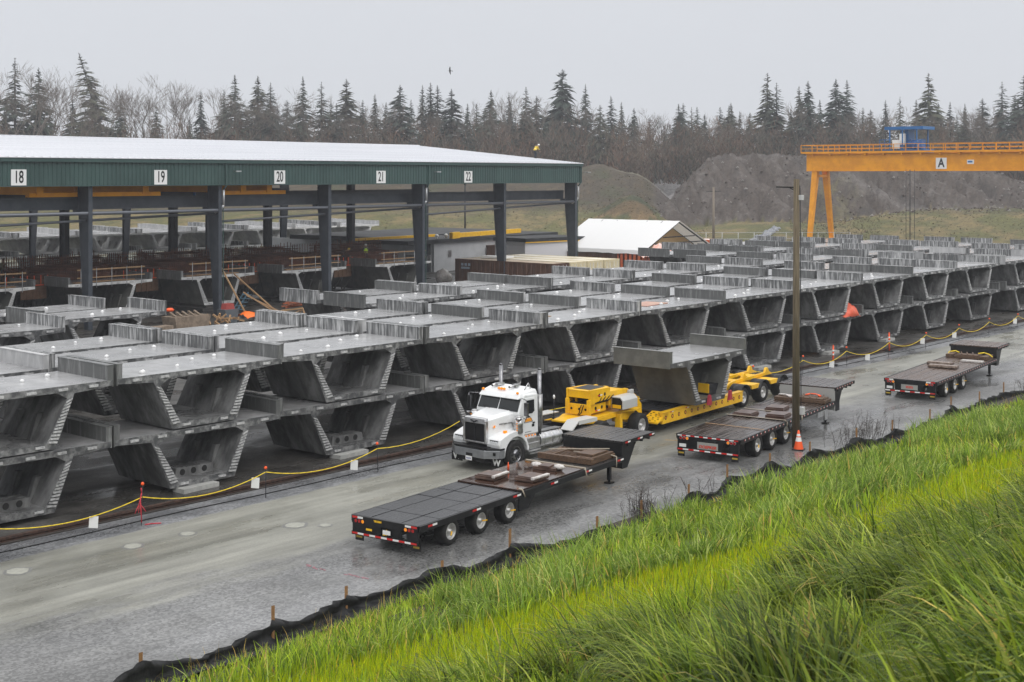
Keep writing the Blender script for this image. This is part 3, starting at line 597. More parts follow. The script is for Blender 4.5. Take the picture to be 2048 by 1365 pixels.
    one(lambda b: ([b.cyl((x, s * .82, .80), (x + .06, s * .82, .80), .322, n=26) for x in (2.95, 3.4, 3.8)], b.bx(2.0, 4.15, *sorted((s * 1.10, s * 1.20)), .42, .47), b.bx(2.74, 4.1, *sorted((s * .66, s * .98)), 1.112, 1.125)), 'tank_strap', M_alu, TR)
    wheel(TR, 1.30, s * 1.02, .52, .52, .30, s, .30, M_chrome, 'hub')
    for x in (5.15, 6.5): wheel(TR, x, s * .98, .52, .52, .52, s, .30, M_alu)
    fd = MB(); fd.hexa([(4.45, s * .68, .92), (4.45, s * 1.25, .92), (4.85, s * 1.25, 1.24), (4.85, s * .68, 1.24), (4.42, s * .68, .96), (4.42, s * 1.25, .96), (4.84, s * 1.25, 1.27), (4.84, s * .68, 1.27)]); fd.bx(4.85, 6.0, *sorted((s * .68, s * 1.25)), 1.24, 1.27); fd.bx(4.85, 6.0, *sorted((s * 1.225, s * 1.25)), 1.12, 1.238)
    fd.build('rear_fender', mat('grey_fender', (.52, .52, .50), .4), TR)
def roofl(b):
    for y in (-.85, -.13, 0, .13, .85): b.blob((1.70 if abs(y) > .5 else 1.78, y, 2.70 + (.06 if abs(y) < .5 else -.02)), .06, .055, .05, jit=.02)
one(roofl, 'roof_light', M_amber, TR)
one(lambda b: (b.bx(2.0, 2.2, -.52, -.3, 2.82, 2.92), b.bx(1.9, 2.3, .3, .5, 2.82, 2.9), b.tube([(2.1, -.85, 2.76), (2.3, -.85, 2.98), (2.45, -.85, 2.76)], .02), b.cyl((1.75, .45, 2.84), (2.2, .45, 2.86), .05), b.cyl((1.75, -.40, 2.85), (2.2, -.40, 2.87), .045)), 'roof_horn', M_alu, TR)
one(lambda b: [b.bx(.5, 7.6, s * .45 - .05, s * .45 + .05, .72, .98) for s in (-1, 1)] and (b.bx(2.9, 4.4, -.5, .5, .98, 1.02), b.bx(5.3, 6.3, -.45, .45, 1.0, 1.16), b.bx(2.7, 2.76, -.9, .9, 1.1, 2.3), [b.bx(x - .08, x + .08, -.85, .85, .42, .62) for x in (1.3, 5.15, 6.5)]) and None, 'chassis', M_dark, TR)
text_mesh('WESTERN STAR', .085, M_black, TR, 'hood_lettering', Matrix.Translation((1.16, -.748, 1.62)) @ Matrix.Rotation(math.radians(-12.5), 4, 'Z') @ Matrix(((1, 0, 0, 0), (0, 0, -1, 0), (0, 1, 0, 0), (0, 0, 0, 1))), 1., .001)
# ---- step-deck trailers : local x forward from the rear bumper, y towards the rail
def trailer(name, label, loc, yaw, L, UL, zl, zu, W, wx, R, deck, rear, logo=None, rim=M_rim, tape='sparse', wall=M_black, matrear=None):
    T = thing(name, label, 'trailer', loc, math.radians(yaw))
    def planks(b, x0, x1, z, n=12):
        w_ = W / n
        for i in range(n): b.bx(x0, x1, i * w_ + .008, (i + 1) * w_ - .004, z - .05, z + random.uniform(-.006, .004))
    xr = matrear or 0
    if matrear: 
        def rr(b):
            for y0, y1 in ((.01, .62), (.66, 1.74), (1.78, W - .01)):
                n = 5
                for i in range(n): b.bx(i * xr / n + .02, (i + 1) * xr / n - .01, y0, y1, zl - .05, zl + .012 + random.uniform(-.006, .008))
        one(rr, 'rear_deck', M_deckb, T)
    one(lambda b: planks(b, xr, L, zl), 'lower_deck', deck, T)
    one(lambda b: planks(b, L - .02, L + UL, zu), 'upper_deck', deck, T)
    def fr(b):
        for y in (-.03, W + .03): b.bx(0, L, y - .03, y + .03, zl - .17, zl + .008); b.bx(L - .05, L + UL, y - .03, y + .03, zu - .13, zu + .008)
        for y in (.75, W - .75): b.bx(.1, L + .3, y - .07, y + .07, .50, zl - .06); b.bx(L, L + UL - .1, y - .07, y + .07, zu - .34, zu - .06)
        for i in range(int(L / .6)): b.bx(.3 + i * .6, .36 + i * .6, 0, W, zl - .14, zl - .055)
        for i in range(4): b.bx(L + .3 + i * UL / 4.4, L + .36 + i * UL / 4.4, -.05, W + .05, zu - .2, zu - .055)
        b.bx(L + .9, L + 1.5, .8, W - .8, zu - .42, zu - .3)
    one(fr, 'frame', M_black, T)
    one(lambda b: (b.bx(L - .04, L + .02, 0, W, zl - .4, zu - .055),), 'gooseneck_wall', wall, T)
    one(lambda b: [(b.prism([(L + .02, zl - .42), (L + .35, zl - .42), (L + 1.0, zu - .1), (L + .02, zu - .1)], 'y', y - .04, y + .04)) for y in (.04,)] and None, 'gooseneck', M_black, T); one(lambda b: b.prism([(L + .02, zl - .42), (L + .35, zl - .42), (L + 1.0, zu - .1), (L + .02, zu - .1)], 'y', W - .08, W), 'gooseneck', M_black, T)
    for i, x in enumerate(wx):
        for s, y in ((-1, .20), (1, W - .20)):
            o = wheel(T, x, y, R, R, .42, s, R * .60, rim)
            if s < 0:
                a = [1.1, .1, .25][i]; one(lambda b: b.beam((0, -.2, 0), (.32 * math.cos(a) * (.5 if i else -1), -.27, -.18 * (0 if i else 1) * .4), .035, .03), 'axle_arm', M_yel, o)
    def rearp(b):
        b.bx(-.05, .05, 0, W, zl - .20, zl + .012); b.bx(-.02, .04, 0, .42, .40, zl - .20); b.bx(-.02, .04, W - .42, W, .40, zl - .20); b.bx(-.02, .04, .62, W - .62, .36, zl - .2) if rear == 'board' else b.bx(-.02, .04, .62, .95, .40, zl - .2) or b.bx(-.02, .04, 1.35, W - .4, .40, zl - .2)
        b.bx(-.06, .02, 0, W, .32, .42)
    one(rearp, 'rear_frame', M_black, T)
    def tp(p0, p1, h_, n, first=0):
        b = MB(); stripes(b, p0, p1, (0, 0, h_), n, first=first); b.build('reflective_strip', [M_red, M_refw], T, fix=False)
    if rear == 'full': tp((-.054, .02, zl - .055), (-.054, W - .02, zl - .055), .045, 14)
    else: tp((-.054, .02, zl - .06), (-.054, .45, zl - .06), .06, 2); tp((-.054, W - .42, zl - .06), (-.054, W - .02, zl - .06), .06, 2, 1)
    tp((-.064, .02, .345), (-.064, W - .02, .345), .055, 10 if rear == 'board' else 11)
    n = 6 if tape == 'sparse' else 26
    for side_y in (-.064, W + .064):
        for i in range(n):
            x = .35 + i * (L - .8) / (n - 1); ln = .42 if tape == 'sparse' else .12; tp((x, side_y, zl - .085), (x + ln, side_y, zl - .085), .06, 2)
        for i in range(3 if tape == 'sparse' else 7):
            x = L + .1 + i * (UL - .5) / (2 if tape == 'sparse' else 6); tp((x, side_y, zu - .08), (x + (.36 if tape == 'sparse' else .12), side_y, zu - .08), .055, 2)
    for y0, d in ((.16, 1), (W - .16, -1)):
        for i in range(3):
            y = y0 + d * i * .13; am = (i == 2); o = one(lambda b: (b.cyl((-.05, y, zl - .13), (-.066, y, zl - .13), .052, n=14),), 'tail_light', M_amber if am else M_redl, T)
            one(lambda b: b.lathe([(.044, -.002), (.058, -.012), (.058, .01)], (0, 0, 0), 'z', 12), 'bezel', M_alu if rear == 'board' or rear == 'full' else M_black, o).matrix_local = Matrix.Translation((-.058, y, zl - .13)) @ Matrix.Rotation(PI / 2, 4, 'Y')
    one(lambda b: b.bx(-.075, -.065, W - .38, W - .1, .46, .58) if rear != 'beaver' else b.bx(-.06, -.05, .98, 1.25, .48, .60), 'licence_plate', M_refw, T)
    for y in (.02, W - .30):
        f_ = one(lambda b: b.bx(-.03, -.01, y, y + .28, .10, .42) if rear != 'beaver' else b.bx(.06, .08, y - .05, y + .26, .14, .50), 'mud_flap', M_black, T)
        one(lambda b: (b.bx(-.036, -.031, y + .03, y + .25, .20, .26) if rear != 'beaver' else b.bx(.053, .059, y, y + .22, .22, .28)), 'flap_mark', mat('flap_gold', (.45, .30, .03), .5), f_)
    if logo:
        lb = one(lambda b: b.bx(-.05, -.03, W / 2 - .42, W / 2 + .42, .44, .70), 'logo_board', mat('logo_board_grey', (.30, .30, .28), .45), T)
        text_mesh(logo, .15, mat('logo_red', (.62, .04, .015), .4), lb, 'logo_lettering', Matrix.Translation((-.056, W / 2, .53)) @ Matrix(((0, 0, -1, 0), (-1, 0, 0, 0), (0, 1, 0, 0), (0, 0, 0, 1))), 1.1, .004, .25)
    for y in (.25, W - .25):
        one(lambda b: (b.bx(L - .55, L - .43, y - .06, y + .06, .12, zl - .1), b.bx(L - .62, L - .36, y - .13, y + .13, .0, .06), b.cyl((L - .49, y, .06), (L - .49, y, .2), .045)), 'landing_leg', M_black, T)
    return T
T1 = trailer('step_deck_trailer', 'black step-deck trailer nearest the viewer with wet plywood and timber on its bed', (27.0, 26.95, 0), 6.6, 11.45, 2.25, .86, 1.40, 2.42, (1.55, 3.05, 4.55), .395, mat('dark_plank', (.014, .013, .013), .2, 0, (.045, .042, .041), 1.6, st=(.5, 7, 1), rough2=.45), 'beaver', matrear=5.0)
text_mesh('TRI 5384', .075, mat('number_yellow', (.85, .5, .01), .5), T1, 'unit_number', Matrix.Translation((-.056, 1.45, .80)) @ Matrix(((0, 0, -1, 0), (-1, 0, 0, 0), (0, 1, 0, 0), (0, 0, 0, 1))), 1., .004)
one(lambda b: (b.bx(-.056, -.05, 1.66, 1.88, .50, .56), b.bx(-.056, -.05, 1.1, 1.13, .46, .62), b.bx(-.056, -.05, 1.16, 1.26, .45, .48)), 'rear_sticker', mat('number_yellow', (.85, .5, .01), .5), T1)
one(lambda b: b.prism([(5.1, 0), (6.0, 0), (6.0, .0), (5.1, .0)] and [(5.1, .25), (5.1, .8), (6.2, .8), (5.6, .25)], 'y', .05, .09), 'mud_guard', M_black, T1)
T2 = trailer('step_deck_trailer', 'wet brown-decked trailer with grey panel under the step, parked beside the utility pole', (43.35, 26.6, 0), 8.4, 10.4, 2.45, .92, 1.50, 2.5, (1.85, 3.3, 4.75), .44, M_deckw, 'full', 'DOEPKER', tape='dense', wall=mat('panel_grey', (.34, .34, .33), .5))
T3 = trailer('step_deck_trailer', 'brown-planked trailer farthest along the road, parked right of the utility pole', (61.6, 27.05, 0), 6.3, 10.4, 2.3, .92, 1.50, 2.45, (1.7, 3.1, 4.5), .43, mat('deck_rust', (.045, .022, .013), .2, 0, (.105, .07, .052), 1.6, st=(.5, 7, 1), rough2=.5), 'board', None, tape='dense')
lb = one(lambda b: b.bx(-.05, -.03, .85, 1.65, .46, .70), 'logo_board', mat('logo_board_grey', (.30, .30, .28), .45), T3)
one(lambda b: [b.prism([(1.08 + i * .07, .53), (1.12 + i * .07, .53), (1.15 + i * .07, .64), (1.11 + i * .07, .64)], 'x', -.056, -.05) for i in range(5)] and None, 'logo_lettering', mat('logo_red', (.62, .04, .015), .4), lb)
one(lambda b: (b.bx(8.2, 9.4, -.02, .02, .50, .78), b.bx(9.0, 9.35, -.05, -.02, .30, .70)), 'tool_box', M_alu, T2)
one(lambda b: (b.bx(10.6, 11.0, .0, .05, .45, 1.2),), 'side_flap', M_black, T2)
def onT(T, x, y, z): return T.matrix_basis @ Vector((x, y, z))
def TW(T, name, label, cat, x, y, z, fn, m, rz=0, group=None, bevel=0):
    b = MB(); fn(b); T_ = Matrix.Translation(T.location) @ Matrix.Rotation(T.rotation_euler[2], 4, 'Z'); p = T_ @ Vector((x, y, z))
    return tag(b.build(name, m, None, p, T.rotation_euler[2] + rz, bevel), label, cat, group)
# cargo on the near trailer
TW(T1, 'plywood_sheet', 'shiny wet brown plywood sheet covering the middle of the nearest trailer', 'board', 5.05, .02, .885, lambda b: (b.bx(0, 3.85, 0, 2.38, 0, .03), b.bx(0, .10, 0, 2.38, .03, .045)), M_ply)
def pad(b):
    b.bx(-.45, .45, -.36, .36, .0, .06, 0); b.bx(-.42, .42, -.4, .38, .06, .12, 0); b.bx(-.45, .45, -.40, -.28, .08, .16, 1); b.bx(-.38, .3, -.25, .3, .12, .15, 0)
def bag(b):
    for y in (-.42, .40): b.blob((0, y, .10), .16, .22, .10, 1, 9, .22)
    b.bx(-.26, .26, -.42, .42, 0, .09, 0); b.bx(-.28, .2, -.2, .2, .09, .15, 0)
WR = mat('plastic_wrap', (.62, .60, .58), .25, 0, (.42, .38, .36), 9)
TB2 = mat('wet_board', (.055, .028, .02), .3, 0, (.13, .08, .06), 3, rough2=.5)
WR2 = mat('dull_wrap', (.30, .24, .20), .35, 0, (.16, .11, .085), 7)
TW(T1, 'timber_pad', 'brown board stack with white wrapped edge, rearmost on the wet plywood sheet', 'board stack', 6.0, 1.75, .935, pad, [TB2, WR], .05, 'board stacks on the nearest trailer', .012)
TW(T1, 'timber_pad', 'brown board stack beside the near edge of the wet plywood sheet', 'board stack', 6.5, .52, .935, pad, [TB2, WR], -.04, 'board stacks on the nearest trailer', .012)
TW(T1, 'wrapped_bundle', 'dark block between two white plastic-wrapped bundles on the wet plywood', 'bundle', 8.1, .95, .93, bag, [TB2, WR], .1)
TW(T1, 'marker_bottle', 'tiny orange marker standing on the wet plywood sheet in front of the truck tyre', 'marker', 7.25, 1.95, .92, lambda b: b.lathe([(.001, 0), (.035, 0), (.035, .16), (.015, .2), (.015, .26), (.001, .26)], (0, 0, 0), 'z', 10), M_hv)
def tstack(b):
    for i in range(4): b.bx(-.75, .75, -1.05 + i * .16, -.92 + i * .16, 0, .22)
    for i in range(3): b.bx(-.75, .75, .62 + i * .16, .74 + i * .16, 0, .16)
    b.bx(-.8, -.66, -1.1, 1.1, 0, .20); b.bx(.62, .76, -1.1, 1.1, .0, .16)
    for i in range(5): b.beam((-.6 + i * .2, -.5, .05), (-.3 + i * .15, .6, .10), .06)
    b.bx(-.5, .5, -.95, -.3, .222, .3)
TW(T1, 'timber_stack', 'stack of wet timber beams strapped against the step of the nearest trailer', 'timber stack', 10.35, 1.2, .88, tstack, M_timb, bevel=.01)
def strap(b, x, y1, z): b.tube([(x, -.08, z - .30), (x + .02, -.07, z + .05), (x, .25, z + .10), (x - .1, y1, z + .06)], .022, 4)
TW(T1, 'ratchet_strap', 'pale ratchet strap hanging over the near edge behind the timber stack', 'strap', 0, 0, 0, lambda b: (strap(b, 10.9, 1.6, .92), b.beam((10.9, .2, 1.22), (10.1, 2.2, 1.12), .05, .02)), mat('strap_web', (.38, .33, .26), .8))
TW(T1, 'webbing_strap', 'pale webbing strap lying across the front edge of the wet plywood sheet', 'strap', 0, 0, 0, lambda b: (b.beam((8.88, 0, .93), (8.92, 2.36, .93), .06, .03), b.tube([(8.88, -.03, .95), (8.9, -.09, .66)], .03, 4)), mat('strap_web', (.38, .33, .26), .8))
TW(T1, 'lashing_tail', 'short strap tail hanging at the rear corner of the wet plywood sheet', 'strap', 0, 0, 0, lambda b: b.tube([(5.15, .1, .93), (5.1, -.07, .93), (5.2, -.1, .70)], .028, 4), mat('strap_web', (.38, .33, .26), .8))
# cargo on the other trailers
TW(T2, 'steel_sheet', 'dark wet sheet lying across the trailer deck left of the utility pole', 'board', 4.6, .03, .93, lambda b: (b.bx(0, 3.2, 0, 2.44, 0, .025),), M_ply)
for i, (x, y, lb_) in enumerate(((5.1, 1.9, 'flat dark board stack near the far edge of the pole-side trailer'), (5.5, .65, 'flat dark board stack near the wheels of the pole-side trailer'), (7.0, 1.3, 'reddish board stack mid-deck, just left of the utility pole'))):
    TW(T2, 'board_stack', lb_, 'board stack', x, y, .958, lambda b: (b.bx(-.45, .45, -.4, .4, 0, .06), b.bx(-.4, .42, -.38, .36, .06, .11)), mat('board_red', (.055, .024, .016), .3, 0, (.10, .055, .04), 3), .04 * i, 'board stacks on the pole-side trailer', .01)
def crate(b): b.bx(-.4, .4, -.7, .7, 0, .14); b.bx(-.34, .34, -.6, .6, .14, .2); [b.beam((-.3, -.6 + i * .3, .2), (.3, -.4 + i * .3, .26), .06) for i in range(4)]
TW(T2, 'timber_cradle', 'timber cradle against the grey panel of the pole-side trailer, right of the pole', 'timber stack', 9.7, .75, .93, crate, M_timb, bevel=.01)
TW(T2, 'strap_heap', 'heap of pale straps on the timber left of the pole, by the grey panel', 'strap', 9.7, 1.95, .93, lambda b: (b.bx(-.4, .4, -.4, .4, 0, .14, 0), [b.tube([(-.3 + .1 * i, -.3, .16), (-.1, .0, .22), (.2 - .05 * i, .35, .17)], .03, 4, 1) for i in range(5)]) and None, [M_timb, WR])
TW(T2, 'orange_strap', 'orange strap coil on the timber cradle right of the utility pole', 'strap', 10.0, .8, 1.14, lambda b: [b.tube([(-.2 + .05 * i, -.35, .02), (0, -.1, .07), (.1, .1 + .04 * i, .05), (-.1, .35, .02)], .03, 4) for i in range(4)] and None, M_hv)
TW(T2, 'lashing_strap', 'yellow strap across the rear planks of the pole-side trailer', 'strap', 0, 0, 0, lambda b: b.beam((2.35, 0, .945), (2.5, 2.5, .945), .05, .012), M_timl)
for i, (x0, x1, q) in enumerate(((4.55, 4.6, 'rear'), (6.2, 6.35, 'front'))):
    TW(T2, 'lashing_strap', f'pale strap over the {q} end of the dark sheet on the pole-side trailer', 'strap', 0, 0, 0, lambda b: (b.beam((x0, 0, .975), (x1, 2.5, .975), .05, .014), b.tube([(x0, .02, .98), (x0 + .05, -.08, .9), (x0, -.09, .72)], .022, 4)), mat('strap_web', (.38, .33, .26), .8))
TW(T3, 'wrapped_board', 'wrapped board bundle lying rearmost on the farthest trailer', 'board stack', 5.2, 1.25, .93, lambda b: (b.bx(-.35, .35, -.7, .7, 0, .1, 0), b.bx(-.4, -.1, -.75, .65, .02, .16, 1)), [TB2, WR2], .05, 'wrapped boards on the farthest trailer', .03)
TW(T3, 'wrapped_board', 'wrapped board bundle beyond the rearmost one on the farthest trailer', 'board stack', 6.3, 1.75, .93, lambda b: (b.bx(-.35, .35, -.6, .6, 0, .1, 0), b.bx(-.4, -.1, -.6, .55, .02, .16, 1)), [TB2, WR2], -.05, 'wrapped boards on the farthest trailer', .03)
TW(T3, 'pale_plank', 'pale planks on the near side of the farthest trailer before its step', 'plank', 8.0, .6, .93, lambda b: b.bx(-.2, .2, -.55, .55, 0, .09), WR, bevel=.01)
TW(T3, 'timber_stack', 'brown timber stack against the black step of the farthest trailer', 'timber stack', 9.5, 1.2, .93, lambda b: (crate(b), b.bx(-.6, .6, -1.1, -.8, 0, .2), b.bx(-.5, .5, .75, 1.1, 0, .2)) and None, M_timb, bevel=.01)
TW(T3, 'yellow_strap', 'yellow straps bundled on the timber of the farthest trailer', 'strap', 9.5, 1.2, 1.18, lambda b: [b.tube([(-.1, s * .5, .03), (.1, s * .75, .07), (0, s * 1.05, .02), (-.1, s * 1.25 if s < 0 else s * 1.1, -.1)], .03, 4) for s in (-1, 1)] and None, M_rope)
# ---- yellow low-bed carrying a segment
LB = thing('lowbed_trailer', 'yellow low-bed heavy-haul trailer carrying one clean box segment', 'trailer', (42.3, 33.4, 0), math.radians(4.3))
def holes(b, pts, ax, d, r=.045):
    for (x, y, z) in pts:
        e_ = {'x': (d, 0, 0), 'y': (0, d, 0), 'z': (0, 0, d)}[ax]; b.cyl((x, y, z), Vector((x, y, z)) + Vector(e_), r, n=10)
jp = one(lambda b: (b.prism([(-1.25, -.25), (-1.25, .35), (-.6, .45), (.1, .75), (2.0, .75), (2.6, 1.0), (3.2, 1.0), (3.2, -1.0), (2.6, -1.0), (2.0, -.75), (.1, -.75), (-.6, -.35)], 'z', 1.10, 1.17), b.prism([(-1.2, 1.1), (-.4, .98), (.3, .92), (1.6, .98), (2.4, .75), (3.1, .75), (3.1, 1.1)], 'y', -.77, -.70), b.prism([(-1.2, 1.1), (-.4, .98), (.3, .92), (1.6, .98), (2.4, .75), (3.1, .75), (3.1, 1.1)], 'y', .70, .77), b.bx(1.7, 1.9, -.95, -.7, .5, 1.1)), 'jeep_frame', M_yel, LB, bevel=.012)
one(lambda b: (b.tube([(-1.15, .3, 1.1), (-1.15, .3, 2.0)], .018), b.blob((-1.15, .3, 2.05), .05, .05, .09, 1)), 'flag_staff', [M_dark, M_refw], LB)
for s in (-1, 1): wheel(LB, 2.95, s * 1.02, .50, .50, .5, s, .28, M_rim)
gn = one(lambda b: (b.bx(.15, 1.35, -.5, .5, 1.44, 1.80), b.prism([(.1, 1.38), (.1, 1.82), (.2, 1.82), (.2, 1.38)], 'y', -.56, .56), b.bx(.06, .14, -.60, -.42, 1.40, 2.0), b.bx(.06, .14, .42, .60, 1.40, 2.0)), 'gooseneck_lower', M_yel, LB, bevel=.015)
one(lambda b: (holes(b, [(.09, y, 1.62) for y in (-.35, -.05, .32)], 'x', .012, .05), holes(b, [(.6, -.502, 1.62), (1.05, -.502, 1.62)], 'y', .013, .075)), 'pin_hole', M_black, gn)
one(lambda b: ([b.prism([(.1, 1.80), (.1, 2.40), (1.55, 2.36), (1.55, 1.88), (.62, 1.88), (.46, 1.86), (.40, 1.80)], 'y', y, y + .10) for y in (-.58, .48)], b.bx(.12, 1.53, -.479, .479, 2.31, 2.37), b.bx(.13, .24, -.479, .479, 2.05, 2.309), b.bx(1.3, 1.5, -.479, .479, 2.06, 2.309), b.cyl((.35, .25, 1.8), (.35, .25, 2.3), .06, n=10)) and None, 'gooseneck_upper', M_yel, LB, bevel=.012)
HSL = [[(.04, -.3 + i * .1, 1.80), (-.02, -.28 + i * .12, 1.66), (.03, -.2 + i * .09, 1.50), (.02, -.1 + i * .06, 1.40)] for i in range(2)] + [[(.6 + i * .25, -.56, 1.82), (.75 + i * .25, -.62, 1.92), (.9 + i * .3, -.58, 2.02)] for i in range(4)] + [[(2.0 + i * .3, -.60, 1.46), (2.3 + i * .3, -.66, 1.3), (2.7 + i * .25, -.6, 1.22)] for i in range(3)]
for h_ in HSL: one(lambda b: b.tube(h_, .02, 5), 'hydraulic_hose', M_black, LB)
one(lambda b: b.bx(.5, 1.4, -.3, .3, 1.802, 1.95), 'valve_block_gap_shade', M_dark, LB)
one(lambda b: (b.bx(.34, 1.42, -.40, .40, 2.372, 2.384), b.bx(.125, 1.56, -.535, .535, 1.802, 1.872), b.bx(1.552, 1.60, -.45, .45, 1.5, 2.3)), 'valve_block_gap_shade', M_black, LB)  # black plates painted in for shade in the top recess and between blocks
for x_, z_ in ((.55, 1.50), (.62, 2.10), (1.55, 1.9)): one(lambda b: stripes(b, (x_, -.585 if x_ > .6 else -.515, z_), (x_ + .34, -.585 if x_ > .6 else -.515, z_), (0, 0, .05), 2), 'reflective_strip', [M_red, M_refw], LB, fix=False)
one(lambda b: holes(b, [(.75, -.582, 2.12), (1.15, -.582, 2.13)], 'y', .013, .075), 'pin_hole', M_black, gn)
def arm(b):
    for y in (-.56, .40): b.prism([(1.5, 1.44), (1.5, 2.0), (2.9, 1.96), (3.55, 1.62), (4.0, 1.18), (4.05, .40), (3.45, .40), (3.35, .95), (3.0, 1.30), (2.5, 1.42)], 'y', y, y + .16)
    b.bx(1.5, 2.9, -.4, .4, 1.85, 1.93); b.bx(3.55, 4.0, -.4, .4, .42, 1.1); b.cyl((3.55, -.62, 1.38), (3.55, .62, 1.38), .16, n=16); b.prism([(1.4, .6), (3.0, .95), (3.0, 1.1), (1.4, .75)], 'z', 1.92, 1.96)
one(arm, 'gooseneck_arm', M_yel, LB, bevel=.012)
[one(lambda b: b.tube([(3.3, -.60, 1.25 - i * .05), (3.6, -.68, 1.0 - i * .04), (3.85, -.62, .9 - i * .1)], .025, 5), 'hydraulic_hose', M_black, LB) for i in range(4)]
eb = one(lambda b: b.prism([(-1.15, 1.48), (-1.15, 1.84), (-1.02, 1.98), (-.6, 1.98), (-.58, 1.48)], 'x', 1.62, 2.72), 'engine_box', mat('engine_cover', (.55, .55, .54), .35, .2), LB, bevel=.02)
one(lambda b: b.prism([(-1.10, 1.50), (-1.10, 1.82), (-1.0, 1.93), (-.64, 1.93), (-.62, 1.50)], 'x', 1.60, 1.622), 'engine_screen', M_black, eb)
one(lambda b: (b.prism([(-1.06, 1.52), (-1.06, 1.66), (-.66, 1.66), (-.66, 1.52)], 'x', 1.585, 1.60),), 'engine_badge', M_yel, eb)
one(lambda b: b.bx(2.85, 3.2, -.68, -.57, 1.56, 1.9), 'control_box', mat('box_grey', (.5, .5, .5), .4), LB, bevel=.015)
for o_ in LB.children:
    if o_.name.split('.')[0] in ('gooseneck_lower', 'gooseneck_upper', 'hydraulic_hose', 'valve_block_gap_shade', 'engine_box', 'engine_screen', 'engine_badge', 'reflective_strip', 'pin_hole'): o_.location.z -= .18
def ramp(b):
    for s in (-1, 1): b.hexa([(3.85, s * .62, .42), (3.85, s * 1.4, .42), (4.75, s * 1.4, .62), (4.75, s * .62, .62), (3.85, s * .62, .50), (3.85, s * 1.4, .50), (4.75, s * 1.4, .80), (4.75, s * .62, .80)])
    b.bx(3.9, 4.75, -.6, .6, .40, .5)
rp_ = one(ramp, 'loading_ramp', M_yel, LB, bevel=.01)
def rh(b):
    for s in (-1, 1):
        for i in range(6):
            for j in range(3):
                x = 3.95 + i * .13; z = .50 + (x - 3.85) / .9 * .30; y = s * (.74 + j * .25 + (i % 2) * .06); b.cyl((x, y, z + .0), (x, y, z + .012), .045, n=8)
one(rh, 'ramp_hole', M_black, rp_)
bd = one(lambda b: [(b.bx(4.3, 11.5, s * 1.34 - .06, s * 1.34 + .06, .36, .82), b.bx(4.3, 11.5, s * 1.30 - .14, s * 1.30 + .14, .822, .84)) for s in (-1, 1)] and None, 'bed_beam', M_yel, LB, bevel=.008)
one(lambda b: [(b.bx(4.75, 11.4, y0, y1, .74, .80)) for y0, y1 in ((-1.15, -.62), (-.58, .58), (.62, 1.15))] and b.bx(4.75, 11.4, -1.1, 1.1, .45, .70), 'bed_deck', M_deckb, LB)
def bh(b):
    for i in range(13):
        x = 4.55 + i * .55; b.lathe([(.001, -.004), (.05, -.004), (.085, -.004), (.09, .0)], (x, -1.402, .60), 'y', 12, ms=[1, 0, 0])
one(bh, 'tie_ring', [M_black, mat('ring_orange', (.8, .25, .02), .4)], bd)
[one(lambda b: stripes(b, (4.9 + i * 1.3, -1.403, .76), (5.2 + i * 1.3, -1.403, .76), (0, 0, .05), 2), 'reflective_strip', [M_red, M_refw], LB, fix=False) for i in range(5)]
def boost(b):
    for y in (-.5, .38): b.prism([(11.2, .5), (11.2, .8), (12.0, 1.06), (12.6, 1.12), (16.1, 1.12), (16.5, .95), (16.1, .98), (12.6, .96), (11.9, .8)], 'y', y, y + .12); [b.prism([(x, 1.12), (x + .15, 1.34), (x + .3, 1.34), (x + .45, 1.12)], 'y', y, y + .12) for x in (13.2, 15.6)]
    for x in (12.55, 14.5): b.bx(x, x + .7, -.4, .4, .99, 1.05); b.hexa([(x + .1, -1.3, .75), (x + .7, -1.3, .75), (x + .7, 1.3, .75), (x + .1, 1.3, .75), (x, -1.3, .95), (x + .85, -1.3, .95), (x + .85, 1.3, .95), (x, 1.3, .95)])
one(boost, 'booster_frame', M_yel, LB, bevel=.01)
for x in (11.95, 13.95, 15.95):
    for s in (-1, 1):
        wheel(LB, x, s * 1.02, .46, .46, .5, s, .27, M_rim)
        b = MB(); n = 12; o_ = b.pts([(x + .58 * math.cos(PI * i / n), y, .5 + .56 * math.sin(PI * i / n)) for y in (s * .70, s * 1.32) for i in range(n + 1)])
        for i in range(n): b.face((o_ + i, o_ + i + 1, o_ + n + 2 + i, o_ + n + 1 + i), 0, True)
        q = b.build('wheel_guard', M_black, LB, fix=False); q.modifiers.new('t', 'SOLIDIFY').thickness = .02
segment(49.85, 32.05, .92, 6.3, 'clean olive-grey box segment riding on the yellow low-bed trailer', None, (MPC, MPC), MCC, 0, math.radians(2.0), 2.85, 1.98)
one(lambda b: None or b.bx(7.3, 9.6, -1.2, 1.2, .80, .915), 'timber_dunnage', M_timb, LB)
for x, y in ((49.6, 31.92), (51.3, 31.95)):
    tag(one(lambda b: b.hexa([(-.16, -.05, 0), (.16, -.05, 0), (.16, .05, 0), (-.16, .05, 0), (-.05, -.05, .42), (.08, -.05, .42), (.08, .05, .42), (-.05, .05, .42)]), 'chain_binder', mat('binder_red', (.38, .03, .05), .5), loc=(x, y, .85), rotz=.07), ('left' if x < 50 else 'right') + ' red binder flap at the foot of the segment on the yellow trailer', 'binder', 'red binders on the yellow trailer')
tag(one(lambda b: (b.bx(-.4, .4, -.25, .25, 0, .45, 0), b.bx(-.42, -.38, -.27, .27, .1, .5, 1), b.bx(.5, 1.3, -.1, .1, .1, .22, 1)), 'generator_box', [M_dark, M_yel], loc=(50.6, 32.6, 1.13)), 'dark equipment box standing inside the segment on the yellow trailer', 'box')
